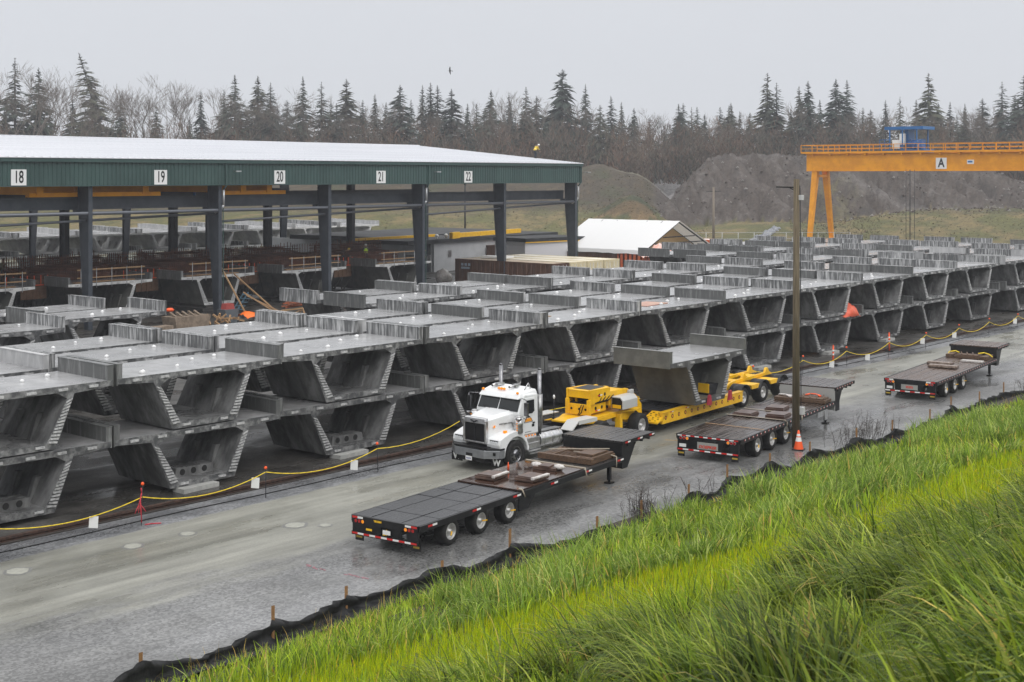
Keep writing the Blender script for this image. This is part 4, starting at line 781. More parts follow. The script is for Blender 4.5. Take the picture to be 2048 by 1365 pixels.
# ---------------------------------------------------------------- rope barrier, poles, cones
posts = [13.6, 18.7, 23.9, 28.7, 33.8, 39.0, 44.2, 49.4, 54.5, 59.6, 64.7, 69.7, 74.9, 80.0, 85.05, 89.95, 95, 100]
near_ = {23.9: 'tied with red ribbon, left of the front row', 28.7: 'below the second stack from left', 33.8: 'left of the white truck bumper'}
GP = 'rope barrier posts along the rail'
pp = []
for i, r in enumerate(posts):
    if r < 20: pp.append(Vector((r, 35.8, .95))); continue
    lx, ly = random.uniform(-.06, .10), random.uniform(-.05, .05); h = random.uniform(.95, 1.08) + (.25 if r == 23.9 else 0)
    zb = .86; pp.append(Vector((r + lx, 35.8 + ly, zb)))
    if 39 <= r < 64: lb_ = f'thin steel barrier post with orange cap, {ORD[int(i - 5)]} one beyond the truck front'
    else: lb_ = 'thin steel barrier post with orange cap, ' + near_.get(r, f'{ORD[max(0, i - 11)]} one right of the utility pole')
    if r in (39.0, 44.2, 49.4): continue
    t = thing('barrier_post', lb_, 'post', (r, 35.8, 0), 0, GP)
    one(lambda b: b.cyl((0, 0, -.1), (lx * 1.15, ly * 1.15, h), .014, n=6), 'rod', M_dark, t)
    one(lambda b: b.lathe([(.02, h - .02), (.045, h - .02), (.055, h + .03), (.03, h + .07), (.001, h + .075)], (lx * 1.15, ly * 1.15, 0), 'z', 10), 'cap', M_hv, t)
    if r == 23.9: one(lambda b: [b.tube([(0, 0, .9), (-.05 * k - .05, -.04 * k, .65), (-.13 * k, -.06, .42)], .012, 4) for k in (1, 2, -1)] and b.tube([(0, 0, 1.15), (.03, .02, 1.0), (-.03, .0, .8), (0, -.03, .1)], .02, 4) or b.tube([(.1, -.05, .02), (.3, -.1, .02), (.55, -.25, .015)], .018, 4), 'ribbon', mat('red_ribbon', (.55, .03, .05), .6), t)
def rp__(b):
    for a, c in zip(pp[:-1], pp[1:]):
        if 33 < a.x < 49: continue
        sg = .34 if a.x < 60 else .42
        b.tube([a.lerp(c, k / 14) - Vector((0, 0, sg * 4 * (k / 14) * (1 - k / 14))) for k in range(15)], .016, 5)
    a, c = pp[4], Vector((38.3, 36.0, 1.2)); b.tube([a.lerp(c, k / 8) - Vector((0, 0, .22 * 4 * (k / 8) * (1 - k / 8))) for k in range(9)], .016, 5)
    b.tube([Vector((38.4, 35.9, 1.0)), Vector((43, 35.9, .95)), Vector((49.4, 35.8, .9))], .016, 5)
tag(one(rp__, 'barrier_rope', M_rope), 'yellow rope sagging from post to post along the crane rail', 'rope')
for k, (a, f, lb_) in enumerate(((2, -.32, 'leftmost white card hung on the yellow rope'), (3, -.09, 'white card on the rope beside the second post cap'), (4, -.22, 'white card hung on the rope left of the white truck'), (11, -.35, 'white card on the rope just right of the utility pole'), (12, -.52, 'white card hung on the rope beyond the first red delineator'), (14, -.15, 'white card on the rope left of the far trailer front'), (13, -.10, 'white card on the rope between the two delineators'), (16, -.1, 'farthest white card on the yellow rope'))):
    p0, p1 = pp[a + 1 if f > 0 else a - 1], pp[a]; t_ = 1 + f; q = p0.lerp(p1, t_) - Vector((0, 0, (.34 if p1.x < 60 else .42) * 4 * t_ * (1 - t_)))
    tag(one(lambda b: b.hexa([(-.14, -.004, -.34), (.12, -.004, -.36), (.12, .004, -.36), (-.14, .004, -.34), (-.12, -.004, .0), (.14, -.004, -.01), (.14, .004, -.01), (-.12, .004, .0)]), 'card', M_refw, loc=q, rotz=-.85 + random.uniform(-.2, .2)), lb_, 'card', 'white cards on the rope')
for (r, p, tilt, lb_) in ((69.6, 36.6, -.10, 'leaning orange delineator tube with white bands, nearer one'), (77.3, 36.9, .03, 'upright orange delineator tube with white band, farther one')):
    t = thing('delineator', lb_, 'delineator', (r, p, 0), .6, 'orange delineators behind the rope')
    o = one(lambda b: (b.cyl((0, 0, .05), (0, 0, 1.1), .055, .045, 12, 0), b.cyl((0, 0, 1.1), (0, 0, 1.16), .045, .03, 12, 0), b.cyl((0, 0, .80), (0, 0, .90), .056, .055, 12, 1), b.cyl((0, 0, .58), (0, 0, .68), .059, .058, 12, 1)), 'tube', [M_hv, M_refw], t); o.rotation_euler = (0, tilt, 0)
    one(lambda b: b.prism([(.28 * math.cos(a), .28 * math.sin(a)) for a in np.linspace(0, 2 * PI, 9)[:-1]], 'z', 0, .06), 'base', M_black, t)
# utility pole beside the road
UP = thing('utility_pole', 'tall bare wooden utility pole standing at the road edge behind the orange cone', 'pole', (47.68, 26.68, 0))
one(lambda b: (b.cyl((0, 0, -.3), (.05, 0, 10.55), .155, .115, 20), ), 'shaft', mat('pole_wood', (.075, .056, .032), .8, 0, (.15, .118, .072), 4, st=(6, 6, .25), bump=.3), UP)
one(lambda b: (b.beam((.06, .1, 10.22), (-.45, .62, 10.24), .07, .05), b.beam((.06, .08, 10.1), (-.1, .22, 10.2), .03)), 'bracket', M_black, UP)
one(lambda b: b.bx(.02, .20, -.25, -.08, 9.72, 9.92), 'junction_box', mat('box_grey', (.5, .5, .5), .4), UP, rotz=-.0, bevel=.01)
one(lambda b: b.bx(.02, .20, -.30, -.08, 1.30, 1.60), 'meter_box', mat('box_grey', (.5, .5, .5), .4), UP, bevel=.01)
one(lambda b: b.tube([(.13, -.13, .0), (.14, -.15, 1.3), (.12, -.13, 9.7), (.1, -.12, 10.3)], .018, 5), 'conduit', M_dark, UP)
t = thing('traffic_cone', 'orange traffic cone with two white bands at the foot of the utility pole', 'cone', (47.32, 26.36, 0), .3)
one(lambda b: b.lathe([(.19, .04), (.125, .34), (.115, .38), (.088, .50), (.08, .54), (.062, .63), (.03, .76), (.001, .765)], (0, 0, 0), 'z', 20, ms=[0, 1, 1, 0, 1, 0, 0]), 'cone_body', [M_hv, M_refw], t)
one(lambda b: b.bx(-.23, .23, -.23, .23, 0, .045), 'base', M_black, t, bevel=.02)
P2 = thing('utility_pole', 'slender grey wooden pole with short crossarm standing beyond the white tent', 'pole', PD(1427, 196))
one(lambda b: b.cyl((0, 0, 0), (0, 0, 9.0), .20, .15, 12), 'shaft', mat('pole_grey', (.17, .14, .105), .8, 0, (.24, .2, .16), 4, st=(6, 6, .3)), P2)
one(lambda b: b.beam((-.8, .7, 8.4), (.8, -.7, 8.4), .1), 'crossarm', M_dark, P2)
P3 = thing('utility_pole', 'thin dark pole seen through the shed under sign 22', 'pole', PD(930, 205))
one(lambda b: b.cyl((0, 0, 0), (0, 0, 9.4), .14, .11, 10), 'shaft', M_dark, P3); one(lambda b: b.bx(-.12, .12, -.12, .12, 9.2, 9.7), 'lamp_head', M_dark, P3)
# ---------------------------------------------------------------- casting shed
SY = math.radians(1.44); BAY = 11.16
M_green = mat('green_cladding', (.028, .062, .057), .5, 0, (.038, .080, .073), .5, st=(1, 1, .3), wet=0)
M_steel = mat('shed_steel', (.032, .040, .052), .5, 0, (.05, .058, .072), 1.5)
M_roof = mat('roof_sheet', (.70, .71, .74), .4, 0, (.64, .65, .68), .25, st=(.3, 3, 1))
SH = thing('casting_shed', 'long open-sided shed with white metal roof, green fascia and dark steel columns', 'shed', (62.9, 83.9, 0), SY)
X0, X1 = -36., 45.2; DEP = 44.8; RZ0, RZ1 = 11.86, 13.95
def roof(b):
    for y0, y1, z0, z1 in ((-.55, DEP / 2, RZ0, RZ1), (DEP / 2, DEP + .5, RZ1, RZ0)):
        b.hexa([(X0, y0, z0), (X1, y0, z0), (X1, y1, z1), (X0, y1, z1), (X0, y0, z0 + .05), (X1, y0, z0 + .05), (X1, y1, z1 + .05), (X0, y1, z1 + .05)])
    x = X0 + .1
    while x < X1: b.beam((x, -.56, RZ0 + .065), (x, DEP / 2, RZ1 + .065), .07, .06); x += .61
    b.bx(X0, X1, DEP / 2 - .25, DEP / 2 + .25, RZ1 + .04, RZ1 + .12)
one(roof, 'roof', M_roof, SH)
def fas(b):
    poly = []; x = X0
    while x < X1 - .3: poly += [(x, -.32), (x + .20, -.32), (x + .23, -.28), (x + .30, -.28)]; x += .33
    poly += [(X1, -.32), (X1, -.20), (X0, -.20)]
    b.prism(poly, 'z', 10.0, 11.62)
    b.bx(X0, X1 + .04, -.50, -.22, 11.60, 11.84); b.bx(X0, X1 + .04, -.36, -.18, 9.94, 10.0)
    b.bx(X1 - .05, X1 + .03, -.34, DEP + .3, 10.0, 11.62); b.bx(X0, X1, DEP + .2, DEP + .3, 10.0, 11.8); b.prism([(-.34, 11.62), (DEP + .3, 11.62), (DEP / 2, RZ1 - .05)], 'x', X1 - .04, X1 + .02)
one(fas, 'fascia', M_green, SH)
cols_n = [-2.5, -1.5, -.5, .5, 1.5, 2.5, 3.5, 4.5, 5.5]
for n_ in cols_n:
    x = (n_ - 1.5) * BAY
    for y, s, full in ((0, 1, 1), (DEP / 2 - 1.5, 0, 0), (DEP, -1, 1)):
        def col(b):
            if full:
                b.prism([(y, 0), (y + s * .55, 0), (y + s * 1.25, 8.2), (y + s * 1.25, 10.), (y, 10.)], 'x', x - .02, x + .02)
                b.bx(x - .16, x + .16, y - .03 * s - .015, y - .03 * s + .015, 0, 10.); a = Vector((x, y + s * .56, 0)); c = Vector((x, y + s * 1.26, 8.2)); b.beam(a, c, .32, .04)
                b.bx(x - .16, x + .16, *sorted((y + s * 1.25, y + s * 1.29)), 8.2, 10.0); b.bx(x - .15, x + .15, *sorted((y + s * 1.26, y + s * 1.9)), 8.05, 8.3)
            else: b.bx(x - .03, x + .03, y - .4, y + .4, 0, 12.6); b.bx(x - .22, x + .22, y - .43, y - .4, 0, 12.6); b.bx(x - .22, x + .22, y + .4, y + .43, 0, 12.6)
        one(col, 'column', M_steel, SH)
    one(lambda b: [b.prism([(0, 10.6), (DEP / 2, 12.9), (DEP, 10.6), (DEP, 11.75), (DEP / 2, RZ1 - .1), (0, 11.75)], 'x', x - .02, x + .02)] and b.bx(x - .12, x + .12, 0, DEP, 10.55, 10.6), 'rafter', M_steel, SH)
for y in (1.55, DEP / 2 - 2.2, DEP - 1.55):
    one(lambda b: (b.bx(X0, X1 - .6, y - .02, y + .02, 8.35, 9.05), b.bx(X0, X1 - .6, y - .2, y + .2, 8.3, 8.35), b.bx(X0, X1 - .6, y - .2, y + .2, 9.05, 9.1), b.bx(X0, X1 - .6, y - .04, y + .04, 9.1, 9.18)), 'runway_beam', M_steel, SH)
one(lambda b: b.cyl((X0, .12, 8.06), (X1 - .8, .12, 8.06), .13, n=14), 'water_pipe', mat('pipe_grey', (.12, .13, .15), .35, .3), SH)
one(lambda b: (b.cyl((X0, .6, 6.9), (-.1, .45, 7.85), .09, n=12), b.cyl((.4, .6, 7.2), (2 * BAY - .1, .45, 7.85), .09, n=12), b.cyl((2 * BAY + .4, .6, 7.2), (4 * BAY - .1, .45, 7.95), .09, n=12)), 'drain_pipe', mat('pipe_grey', (.12, .13, .15), .35, .3), SH)
for k_ in (0, 2, 4):
    x = k_ * BAY + .28; one(lambda b: (b.bx(x - .06, x + .06, -.42, -.33, 10.0, 11.6), b.tube([(x, -.38, 10.05), (x, -.38, 9.9), (x, -.1, 9.6)], .06, 8), b.tube([(x, -.1, 9.6), (x, -.1, 8.45), (x - .1, .05, 8.15), (x - .45, .4, 7.86)], .09, 10, 1), b.bx(x - .03, x + .03, -.06, .0, 0, 8.4)), 'downspout', [M_green, mat('galvanised', (.45, .46, .47), .35, .4)], SH)
    one(lambda b: (b.cyl((x + .75, -.33, 11.0), (x + .75, -.75, 11.0), .03, n=6), b.bx(x + .5, x + 1.0, -.95, -.72, 10.95, 11.05)), 'flood_lamp', M_alu, SH)
for k_, tx in enumerate(('17', '18', '19', '20', '21', '22')):
    x = (k_ - 1 - 1.5) * BAY + (.0); sg = one(lambda b: b.bx(x - .55, x + .55, -.345, -.325, 10.03, 11.08), 'bay_sign', M_whitem, SH)
    text_mesh(tx, 1.14, M_black, sg, 'number', Matrix.Translation((x, -.352, 10.55)) @ Matrix(((1, 0, 0, 0), (0, 0, -1, 0), (0, 1, 0, 0), (0, 0, 0, 1))), .62, .014)
SHM = Matrix.Translation((62.9, 83.9, 0)) @ Matrix.Rotation(SY, 4, 'Z')
def sh(x, y, z=0): return SHM @ Vector((x, y, z))
bc = thing('bridge_crane', 'yellow overhead bridge crane slung under the shed roof behind sign 20', 'crane', sh(0, 0), SY)
one(lambda b: (b.bx(3.0, 3.5, 1.2, 20, 9.35, 10.4), b.bx(5.6, 6.1, 1.2, 20, 9.35, 10.4)), 'girder', M_org, bc)
[one(lambda b: b.bx(1.4, 7.6, y_, y_ + .5, 9.2, 9.5), 'end_truck', M_org, bc) for y_ in (1.3, 19.4)]; one(lambda b: (b.bx(3.2, 5.9, 8, 10, 9.6, 10.5), b.cyl((4.5, 9, 8.6), (4.5, 9, 9.7), .1)), 'hoist', M_blue, bc)
b2 = thing('bridge_crane', 'orange overhead bridge crane in shadow under the shed roof behind sign 19', 'crane', sh(0, 0), SY)
one(lambda b: (b.bx(-14.5, -14.0, 1.2, 40, 9.35, 10.4), b.bx(-6., -5.5, 1.2, 40, 9.35, 10.4), b.bx(-14, -4.5, 10, 10.6, 9.4, 10.1)), 'girder', M_org, b2); one(lambda b: b.bx(-15, -4.4, 1.3, 1.8, 9.2, 9.5), 'end_truck', M_org, b2)
# ---- casting cells inside the shed
M_rebar = mat('rebar_rust', (.07, .026, .016), .8, 0, (.19, .068, .035), 1.5)
M_form = mat('form_steel', (.02, .02, .022), .6, 0, (.05, .045, .04), 2, rnd=.3)
cellx = [(56.6, 88.6, ''), (66.1, 88.3, ''), (75.8, 88.0, ''), (86.3, 88.0, ''), (47.0, 88.8, '')]
cellx.sort()
for i, (x, y, nm) in enumerate(cellx):
    nm = ('at the left edge', 'under sign 19', 'left of sign 20', 'between signs 20 and 21', 'left of sign 22')[i]
    segment(x, y, .5, 7.2, 'fresh box segment in its casting cell, ' + nm, 'fresh segments in the casting cells', (MPD, MPD), MCC, 0, SY, 3.14, 2.3)
    o = [c for c in C.objects if c.name.startswith('box_segment')][-1]
    tag(one(lambda b: (b.bx(-1.9, 1.9, -.4, 3.4, 0, .3), b.bx(-1.4, 1.4, -.2, 3.2, .3, .49)), 'casting_bed', M_form, loc=(x, y, 0), rotz=SY), 'dark steel casting bed carrying the fresh segment ' + nm, 'casting bed', 'casting beds in the shed')
    gr_ = thing('guard_rail', 'timber guard rail on posts along the fresh segment ' + nm, 'guard rail', (x, y, 2.8), SY, 'guard rails on the fresh segments')
    def gp_(b):
        for q in (-2.6, -1.3, 0, 1.3, 2.6): b.cyl((q, -.05, -.35), (q, -.05, 1.1), .025, n=6)
    one(gp_, 'rail_post', mat('galvanised', (.45, .46, .47), .35, .4), gr_)
    one(lambda b: (b.bx(-2.9, 2.9, -.04, 0, .95, 1.05), b.bx(-2.9, 2.9, -.04, 0, .38, .46), b.bx(-2.7, 2.4, .5, .9, .0, .06), b.bx(-2.0, 1.0, .2, .4, .06, .12)), 'rail_board', M_timl, gr_)
    # steel shutter and bulkhead behind, with next cage
    fm = thing('casting_form', 'dark braced casting form behind the fresh segment ' + nm, 'formwork', (x, y + 3.5, 0), SY, 'casting forms in the shed')
    def form(b):
        b.prism([(-2.6, .6), (2.6, .6), (3.1, 2.5), (-3.1, 2.5)], 'y', .1, .3); b.bx(-4.2, -3.3, .2, 4.5, 1.9, 2.6); b.bx(3.3, 4.2, .2, 4.5, 1.9, 2.6); b.bx(-1.4, 1.4, .3, 4.5, .3, 2.7)
        for s in (-1, 1):
            for k_ in range(4): b.beam((s * 4.1, .4 + k_ * 1.2, .1), (s * 2.6, .4 + k_ * 1.2, 2.2), .12); b.beam((s * 4.1, .4 + k_ * 1.2, .1), (s * 4.1, .4 + k_ * 1.2, 2.0), .1)
    one(form, 'shutter', M_form, fm)
    def cage(b):
        R_ = random.Random(i)
        for q in range(34): x_ = -3.1 + q * .188; b.beam((x_, 0, 0), (x_ + R_.uniform(-.03, .03), 0, 1.0 if abs(x_) < 2 else .55), .035); b.beam((x_, 3., 0), (x_, 3., 1.0), .035); b.beam((x_, 0, .95 if abs(x_) < 2 else .5), (x_, 3, 1.0), .03)
        for q in range(6): b.beam((-3.2, 0, .08 + q * .17), (3.2, 0, .08 + q * .17), .035); b.beam((-3.2, 3, .08 + q * .17), (3.2, 3, .08 + q * .17), .035); b.beam((-3.2, q * .6, .3), (3.2, q * .6, .3), .035)
        b.bx(-2.9, 2.9, .3, 2.7, .02, .5)
    def cage2(b):
        R_ = random.Random(i + 50)
        for q in range(46): x_ = -4.4 + q * .2; b.beam((x_, 0, 0), (x_ + R_.uniform(-.05, .05), 0, R_.uniform(1.2, 2.1)), .05); b.beam((x_, 2.4, 0), (x_, 2.4, 1.7), .04)
        for q in range(7): b.beam((-4.5, 0, .1 + q * .26), (4.8, 0, .1 + q * .26), .045)
        b.bx(-4.4, 4.6, .2, 2.2, -.6, .9)
    tag(one(cage, 'rebar_cage', M_rebar, loc=(x, y + 4.0, 2.75), rotz=SY), 'rusty rebar cage just behind the fresh segment ' + nm, 'rebar cage', 'rebar cages in the shed')
    tag(one(cage, 'rebar_cage', M_rebar, loc=(x + 4.6, y + 11, 2.9), rotz=SY), 'rusty rebar cage deep in the shed behind the one ' + nm, 'rebar cage', 'rebar cages in the shed')
    tag(one(cage2, 'rebar_cage', M_rebar, loc=(x + .3, y + 8.2, 2.6), rotz=SY), 'tall rusty rebar cage in the shed aisle behind the one ' + nm, 'rebar cage', 'rebar cages in the shed')
    tag(one(lambda b: [b.cyl((q * .55 - 1.6, 0, 0), (q * .55 - 1.6, 0, .75), .03, n=5) for q in range(7)] and b.bx(-1.7, 1.8, -.03, .03, .0, .06), 'safety_rail', M_hv, loc=(x - 5.0, y + 3.2, 2.6), rotz=SY), 'row of orange stakes left of the fresh segment ' + nm, 'safety stakes', 'orange stakes in the shed')
    tag(one(lambda b: (b.bx(-1.0, 1.0, 0, .05, 0, 1.4), [b.bx(-1.0 + q * .5, -.92 + q * .5, -.05, 0, 0, 1.4) for q in range(5)]) and None, 'plywood_sheet', mat('panel_brown', (.12, .06, .03), .7, 0, (.17, .09, .05), 3), loc=(x - 4.4, y + 3.4, 1.6), rotz=SY), 'upright plywood sheet beside the fresh segment ' + nm, 'board', 'plywood panels in the shed')
    tag(one(lambda b: (b.bx(-3.4, 3.4, 0, .3, 0, 2.4), [b.beam((-3 + q * 1.2, -.02, .1), (-2.2 + q * 1.2, -.02, 2.3), .09) for q in range(5)]) and None, 'steel_screen', M_form, loc=(x + 1.5, y + 15, .0), rotz=SY), 'dark steel screen deep behind the fresh segment ' + nm, 'formwork', 'steel screens in the shed')
# clutter in front of the cells
def saw(b):
    for q in (-.9, .9):
        for s in (-1, 1): b.beam((q, s * .35, 0), (q, s * .08, .8), .08)
    b.beam((-1.2, 0, .82), (1.2, 0, .82), .1); b.beam((-.8, .25, .25), (.8, -.0, .7), .06)
for i, (x, y) in enumerate(((62.9, 77.6), (65.1, 78.0), (67.2, 78.6), (69.4, 79.2))):
    tag(one(saw, 'sawhorse', M_timl, loc=(x, y, 0), rotz=.1 * i), f'timber sawhorse, {ORD[i]} from left, in front of the shed below sign 20', 'sawhorse', 'sawhorses before the shed')
tag(one(lambda b: [b.beam((random.uniform(-2.6, 2), random.uniform(-.5, .5), .1 + k * .03), (random.uniform(0, 2.8), random.uniform(-.5, .5), .1 + k * .03), .1) for k in range(14)] and None, 'steel_scrap', mat('rusty_orange', (.34, .09, .035), .8, 0, (.16, .06, .035), 4), loc=(66.2, 78.3, .85), rotz=.25), 'pile of rusty steel and timber lying on the sawhorses', 'scrap pile')
for i, (a, c) in enumerate((((63.2, 84.4, 4.0), (64.2, 82.2, .0)), ((66.6, 87.0, 2.9), (67.6, 82.8, 0)), ((64.6, 82.9, 1.6), (67.2, 81.2, .0)), ((64.0, 82.5, 1.9), (66.2, 80.6, .0)))):
    tag(one(lambda b: b.beam(a, c, .11, .09), 'timber_prop', M_timl), ('long timber prop leaning left of the shed column', 'long timber prop leaning against the second fresh segment', 'short timber plank leaning right of the shed column', 'darker timber plank leaning at the foot of the shed column')[i], 'timber prop', 'timbers leaning by the shed column')
def heap(b):
    for k in range(16): x = random.uniform(-1.3, 1.3); b.beam((x, random.uniform(-.6, .6), random.uniform(.1, .5)), (x + random.uniform(-.8, .8), random.uniform(-.7, .7), random.uniform(.2, .9)), .1, .12)
tag(one(heap, 'timber_heap', M_timl, loc=(59.6, 79.0, 0)), 'jumbled heap of scrap timber left of the orange tarpaulin', 'timber heap')
tag(one(lambda b: (b.prism([(-1.3, 0), (1.3, 0), (1.5, .9), (-1.5, .9)], 'y', -.8, .8), [b.beam((-1.2 + k * .5, -.6, .85), (-.9 + k * .5, .6, 1.1), .14) for k in range(5)]) and None, 'timber_bin', mat('bin_wood', (.16, .12, .085), .8, 0, (.26, .2, .15), 3), loc=(56.8, 79.6, 0)), 'weathered wooden bin full of offcuts beside the timber heap', 'bin')
def _t2(b):
    random.seed(9); n = 8; o = b.pts([(-1 + 2 * i / n, -.7 + 1.4 * j / n, max(0, (1 - (i / n - .3) ** 2 * 3)) * .75 * (1 - (j / n - .5) ** 2 * 2) + random.uniform(0, .12)) for i in range(n + 1) for j in range(n + 1)])
    for i in range(n):
        for j in range(n): b.face((o + i * 9 + j, o + i * 9 + j + 1, o + (i + 1) * 9 + j + 1, o + (i + 1) * 9 + j), 0, True)
tag(one(_t2, 'tarpaulin', mat('orange_tarp', (.85, .16, .01), .5), loc=(62.6, 79.6, 0), fix=False), 'bright orange tarpaulin heaped by the foot of the shed column', 'tarpaulin')
tag(one(lambda b: (b.prism([(-.45, 0), (.45, 0), (.6, 1.0), (-.6, 1.0)], 'y', -.5, .5, 0), b.prism([(-.4, 1.0), (.4, 1.0), (.3, 1.4), (-.3, 1.4)], 'y', -.3, .3, 1)), 'waste_bin', [mat('bin_grey', (.10, .115, .13), .4), mat('bin_red', (.35, .06, .05), .5)], loc=(60.9, 80.3, 0)), 'grey bin with a dull red lid in front of the shed column', 'bin')
tag(one(lambda b: (b.bx(-1.3, 1.3, -.5, .5, .15, .5), b.bx(-1.2, 1.2, -.4, .4, .5, .75)), 'board_stack', mat('bin_wood', (.16, .12, .085), .8), loc=(52.0, 76.3, 0), rotz=.1), 'low stack of weathered boards right of the rear segment stack', 'board stack')
tag(one(lambda b: b.blob((0, 0, .1), .3, .25, .14, jit=.1), 'plastic_lump', M_hv, loc=(51.2, 73.5, 2.0)), 'small orange plastic lump near the boards behind the second row', 'lump')
tag(one(lambda b: (b.beam((0, 0, 0), (1.6, 0, 1.4), .1), [b.bx(.1 + k * .28, .5 + k * .28, -.35, .35, .15 + k * .26, .19 + k * .26) for k in range(5)], b.beam((0, .4, 0), (1.6, .4, 1.4), .08)) and None, 'access_stair', mat('stair_blue', (.08, .16, .22), .5), loc=(66.2, 86.2, 0), rotz=.3), 'small blue-grey access stair below the second fresh segment', 'stair')
# ---------------------------------------------------------------- containers, tent, low building
def container(name, label, loc, rz, L_, m, door='end', group='shipping containers in the yard', top=None):
    T = thing('shipping_container', label, 'container', loc, rz, group)
    def body(b):
        w_, h_ = 2.44, 2.59; poly = []
        n = int(L_ / .28)
        for i in range(n): a = i * L_ / n; poly += [(0 + (.0 if i % 2 else .035), a), (0 + (.0 if i % 2 else .035), a + L_ / n * .8)]
        poly2 = [(w_ - x, y) for x, y in poly[::-1]]; b.prism(poly + poly2, 'z', .16, h_ - .12)
    one(body, 'shell', m, T)
    def fr(b):
        for x in (-.01, 2.37):
            for y in (-.02, L_ - .06): b.bx(x, x + .08, y, y + .08, 0, 2.6)
            b.bx(x, x + .08, .062, L_ - .062, 0, .16); b.bx(x, x + .08, .062, L_ - .062, 2.47, 2.59)
        for y in (-.02, L_ - .06): b.bx(.07, 2.37, y, y + .08, .0, .16); b.bx(.07, 2.37, y, y + .08, 2.46, 2.59)
    one(fr, 'frame', m, T)
    one(lambda b: b.bx(.05, 2.39, .05, L_ - .05, 2.52, 2.575), 'roof', top or m, T)
    for x in (.09, 1.23):
        d = one(lambda b: b.bx(x, x + 1.12, -.03, .04, .17, 2.45), 'door', m, T)
        one(lambda b: [b.cyl((x + q, -.055, .2), (x + q, -.055, 2.42), .02, n=6) for q in (.3, .8)] and b.bx(x + .3, x + .5, -.07, -.05, 1.0, 1.06), 'lock_rod', M_alu, d)
    return T
MB1 = mat('container_brown', (.072, .032, .019), .55, 0, (.115, .056, .034), 1.2, st=(1, 1, .4))
MCR = mat('container_cream', (.62, .52, .30), .55, 0, (.70, .62, .42), 1.5)
MCRT = mat('cream_roof', (.72, .62, .42), .5, 0, (.80, .76, .66), .6)
MOR = mat('container_orange', (.70, .17, .07), .55, 0, (.6, .12, .05), 2)
ca = container('a', 'rust-brown shipping container nearest the shed column, its long ribbed side in view', (96.3, 78.9, 0), 0, 12.19, MB1, top=mat('beige_roof', (.50, .40, .28), .5, 0, (.4, .3, .2), 1))
one(lambda b: [b.bx(-.012, -.002, 10.2 + i * .45, 10.5 + i * .45, 1.95, 2.2) for i in range(3)] and b.bx(-.012, -.002, 10.3, 11.4, 1.65, 1.85), 'marking', mat('mark_grey', (.28, .34, .40), .6), ca)
for i, x in enumerate((98.95, 101.55, 104.15)):
    container('c', f'cream shipping container, {ORD[i]} one right of the brown container, doors in view', (x, 78.9, 0), 0, 12.19, MCR, top=MCRT)
container('d', 'brown shipping container under the near eave of the white tent', (117.2, 83.5, 0), 0, 12.19, MB1)
container('d', 'second brown container continuing left from under the tent eave', (117.2, 95.9, 0), 0, 12.19, MB1)
container('e', 'brown shipping container under the far eave of the white tent', (128.3, 84.5, 0), 0, 12.19, MB1)
container('g', 'brown container closing the back under the tent gable', (121, 94, 0), -PI / 2 + .0, 8.0, MB1)
tag(one(lambda b: (b.bx(0, 2.4, -.05, .1, 0, 2.5), b.bx(0, .1, 0, 4, 0, 2.5)), 'orange_screen', MOR, loc=(117.2, 83.0, 0)), 'salmon-orange screen at the corner below the tent eave', 'screen')
tp_ = one(_tarp, 'plastic_sheet', mat('clear_sheet', (.75, .66, .62), .3, 0, (.8, .35, .25), 3), loc=(118.6, 82.7, 2.1), fix=False); tp_.scale = (2.2, 1, 1.6); tag(tp_, 'crumpled translucent plastic sheet hanging from the tent eave corner', 'plastic sheet')
container('h', 'orange container with white roof just right of the white tent', (146, 92, 0), .25, 6.0, MOR, top=M_whitem)
TN = thing('storage_tent', 'large white peaked fabric tent roof spanning between brown containers', 'tent', (117.6, 84.2, 2.62))
TY = [-.8, 11.8]; prof = [(-.5, -.25), (-.35, .15), (6.2, 3.1), (12.5, .25), (12.6, -.2)]
def cover(b):
    n = 16; o = []
    for j in range(n + 1):
        y = TY[0] + (TY[1] - TY[0]) * j / n; s_ = .012 * math.cos(j * PI); o.append(b.pts([(x, y, z + (s_ if 0 < q < 4 else random.uniform(-.08, .05)) * .7) for q, (x, z) in enumerate(prof)]))
    for j in range(n):
        for q in range(4): b.face((o[j] + q, o[j] + q + 1, o[j + 1] + q + 1, o[j + 1] + q), 0, False)
mtw, n, l = shader('tent_white'); tt_ = n.new('ShaderNodeBsdfTranslucent'); tt_.inputs[0].default_value = (.8, .76, .68, 1); n['Principled BSDF'].inputs['Base Color'].default_value = (.86, .86, .86, 1); xs_ = n.new('ShaderNodeMixShader'); xs_.inputs[0].default_value = .22; l.new(n['Principled BSDF'].outputs[0], xs_.inputs[1]); l.new(tt_.outputs[0], xs_.inputs[2]); l.new(xs_.outputs[0], n['Material Output'].inputs[0])
q_ = one(cover, 'fabric_cover', mtw, TN, fix=False); 
mtan, n, l = shader('tent_tan'); tt_ = n.new('ShaderNodeBsdfTranslucent'); tt_.inputs[0].default_value = (.85, .6, .28, 1); n['Principled BSDF'].inputs['Base Color'].default_value = (.80, .62, .34, 1); xs_ = n.new('ShaderNodeMixShader'); xs_.inputs[0].default_value = .5; l.new(n['Principled BSDF'].outputs[0], xs_.inputs[1]); l.new(tt_.outputs[0], xs_.inputs[2]); l.new(xs_.outputs[0], n['Material Output'].inputs[0])
def ribs_(b):
    for j in range(7):
        y = TY[0] + .15 + j * (TY[1] - TY[0] - .3) / 6; b.tube([(p_[0] + (.1 if p_[0] < 1 else -.1), y, p_[1] - .12) for p_ in prof], .08, 6); b.tube([(1.6, y, .75), (10.8, y, .75)], .06, 5); b.tube([(3.2, y, 1.4), (9.2, y, 1.4)], .06, 5)
one(ribs_, 'tube_frame', M_dark, TN)
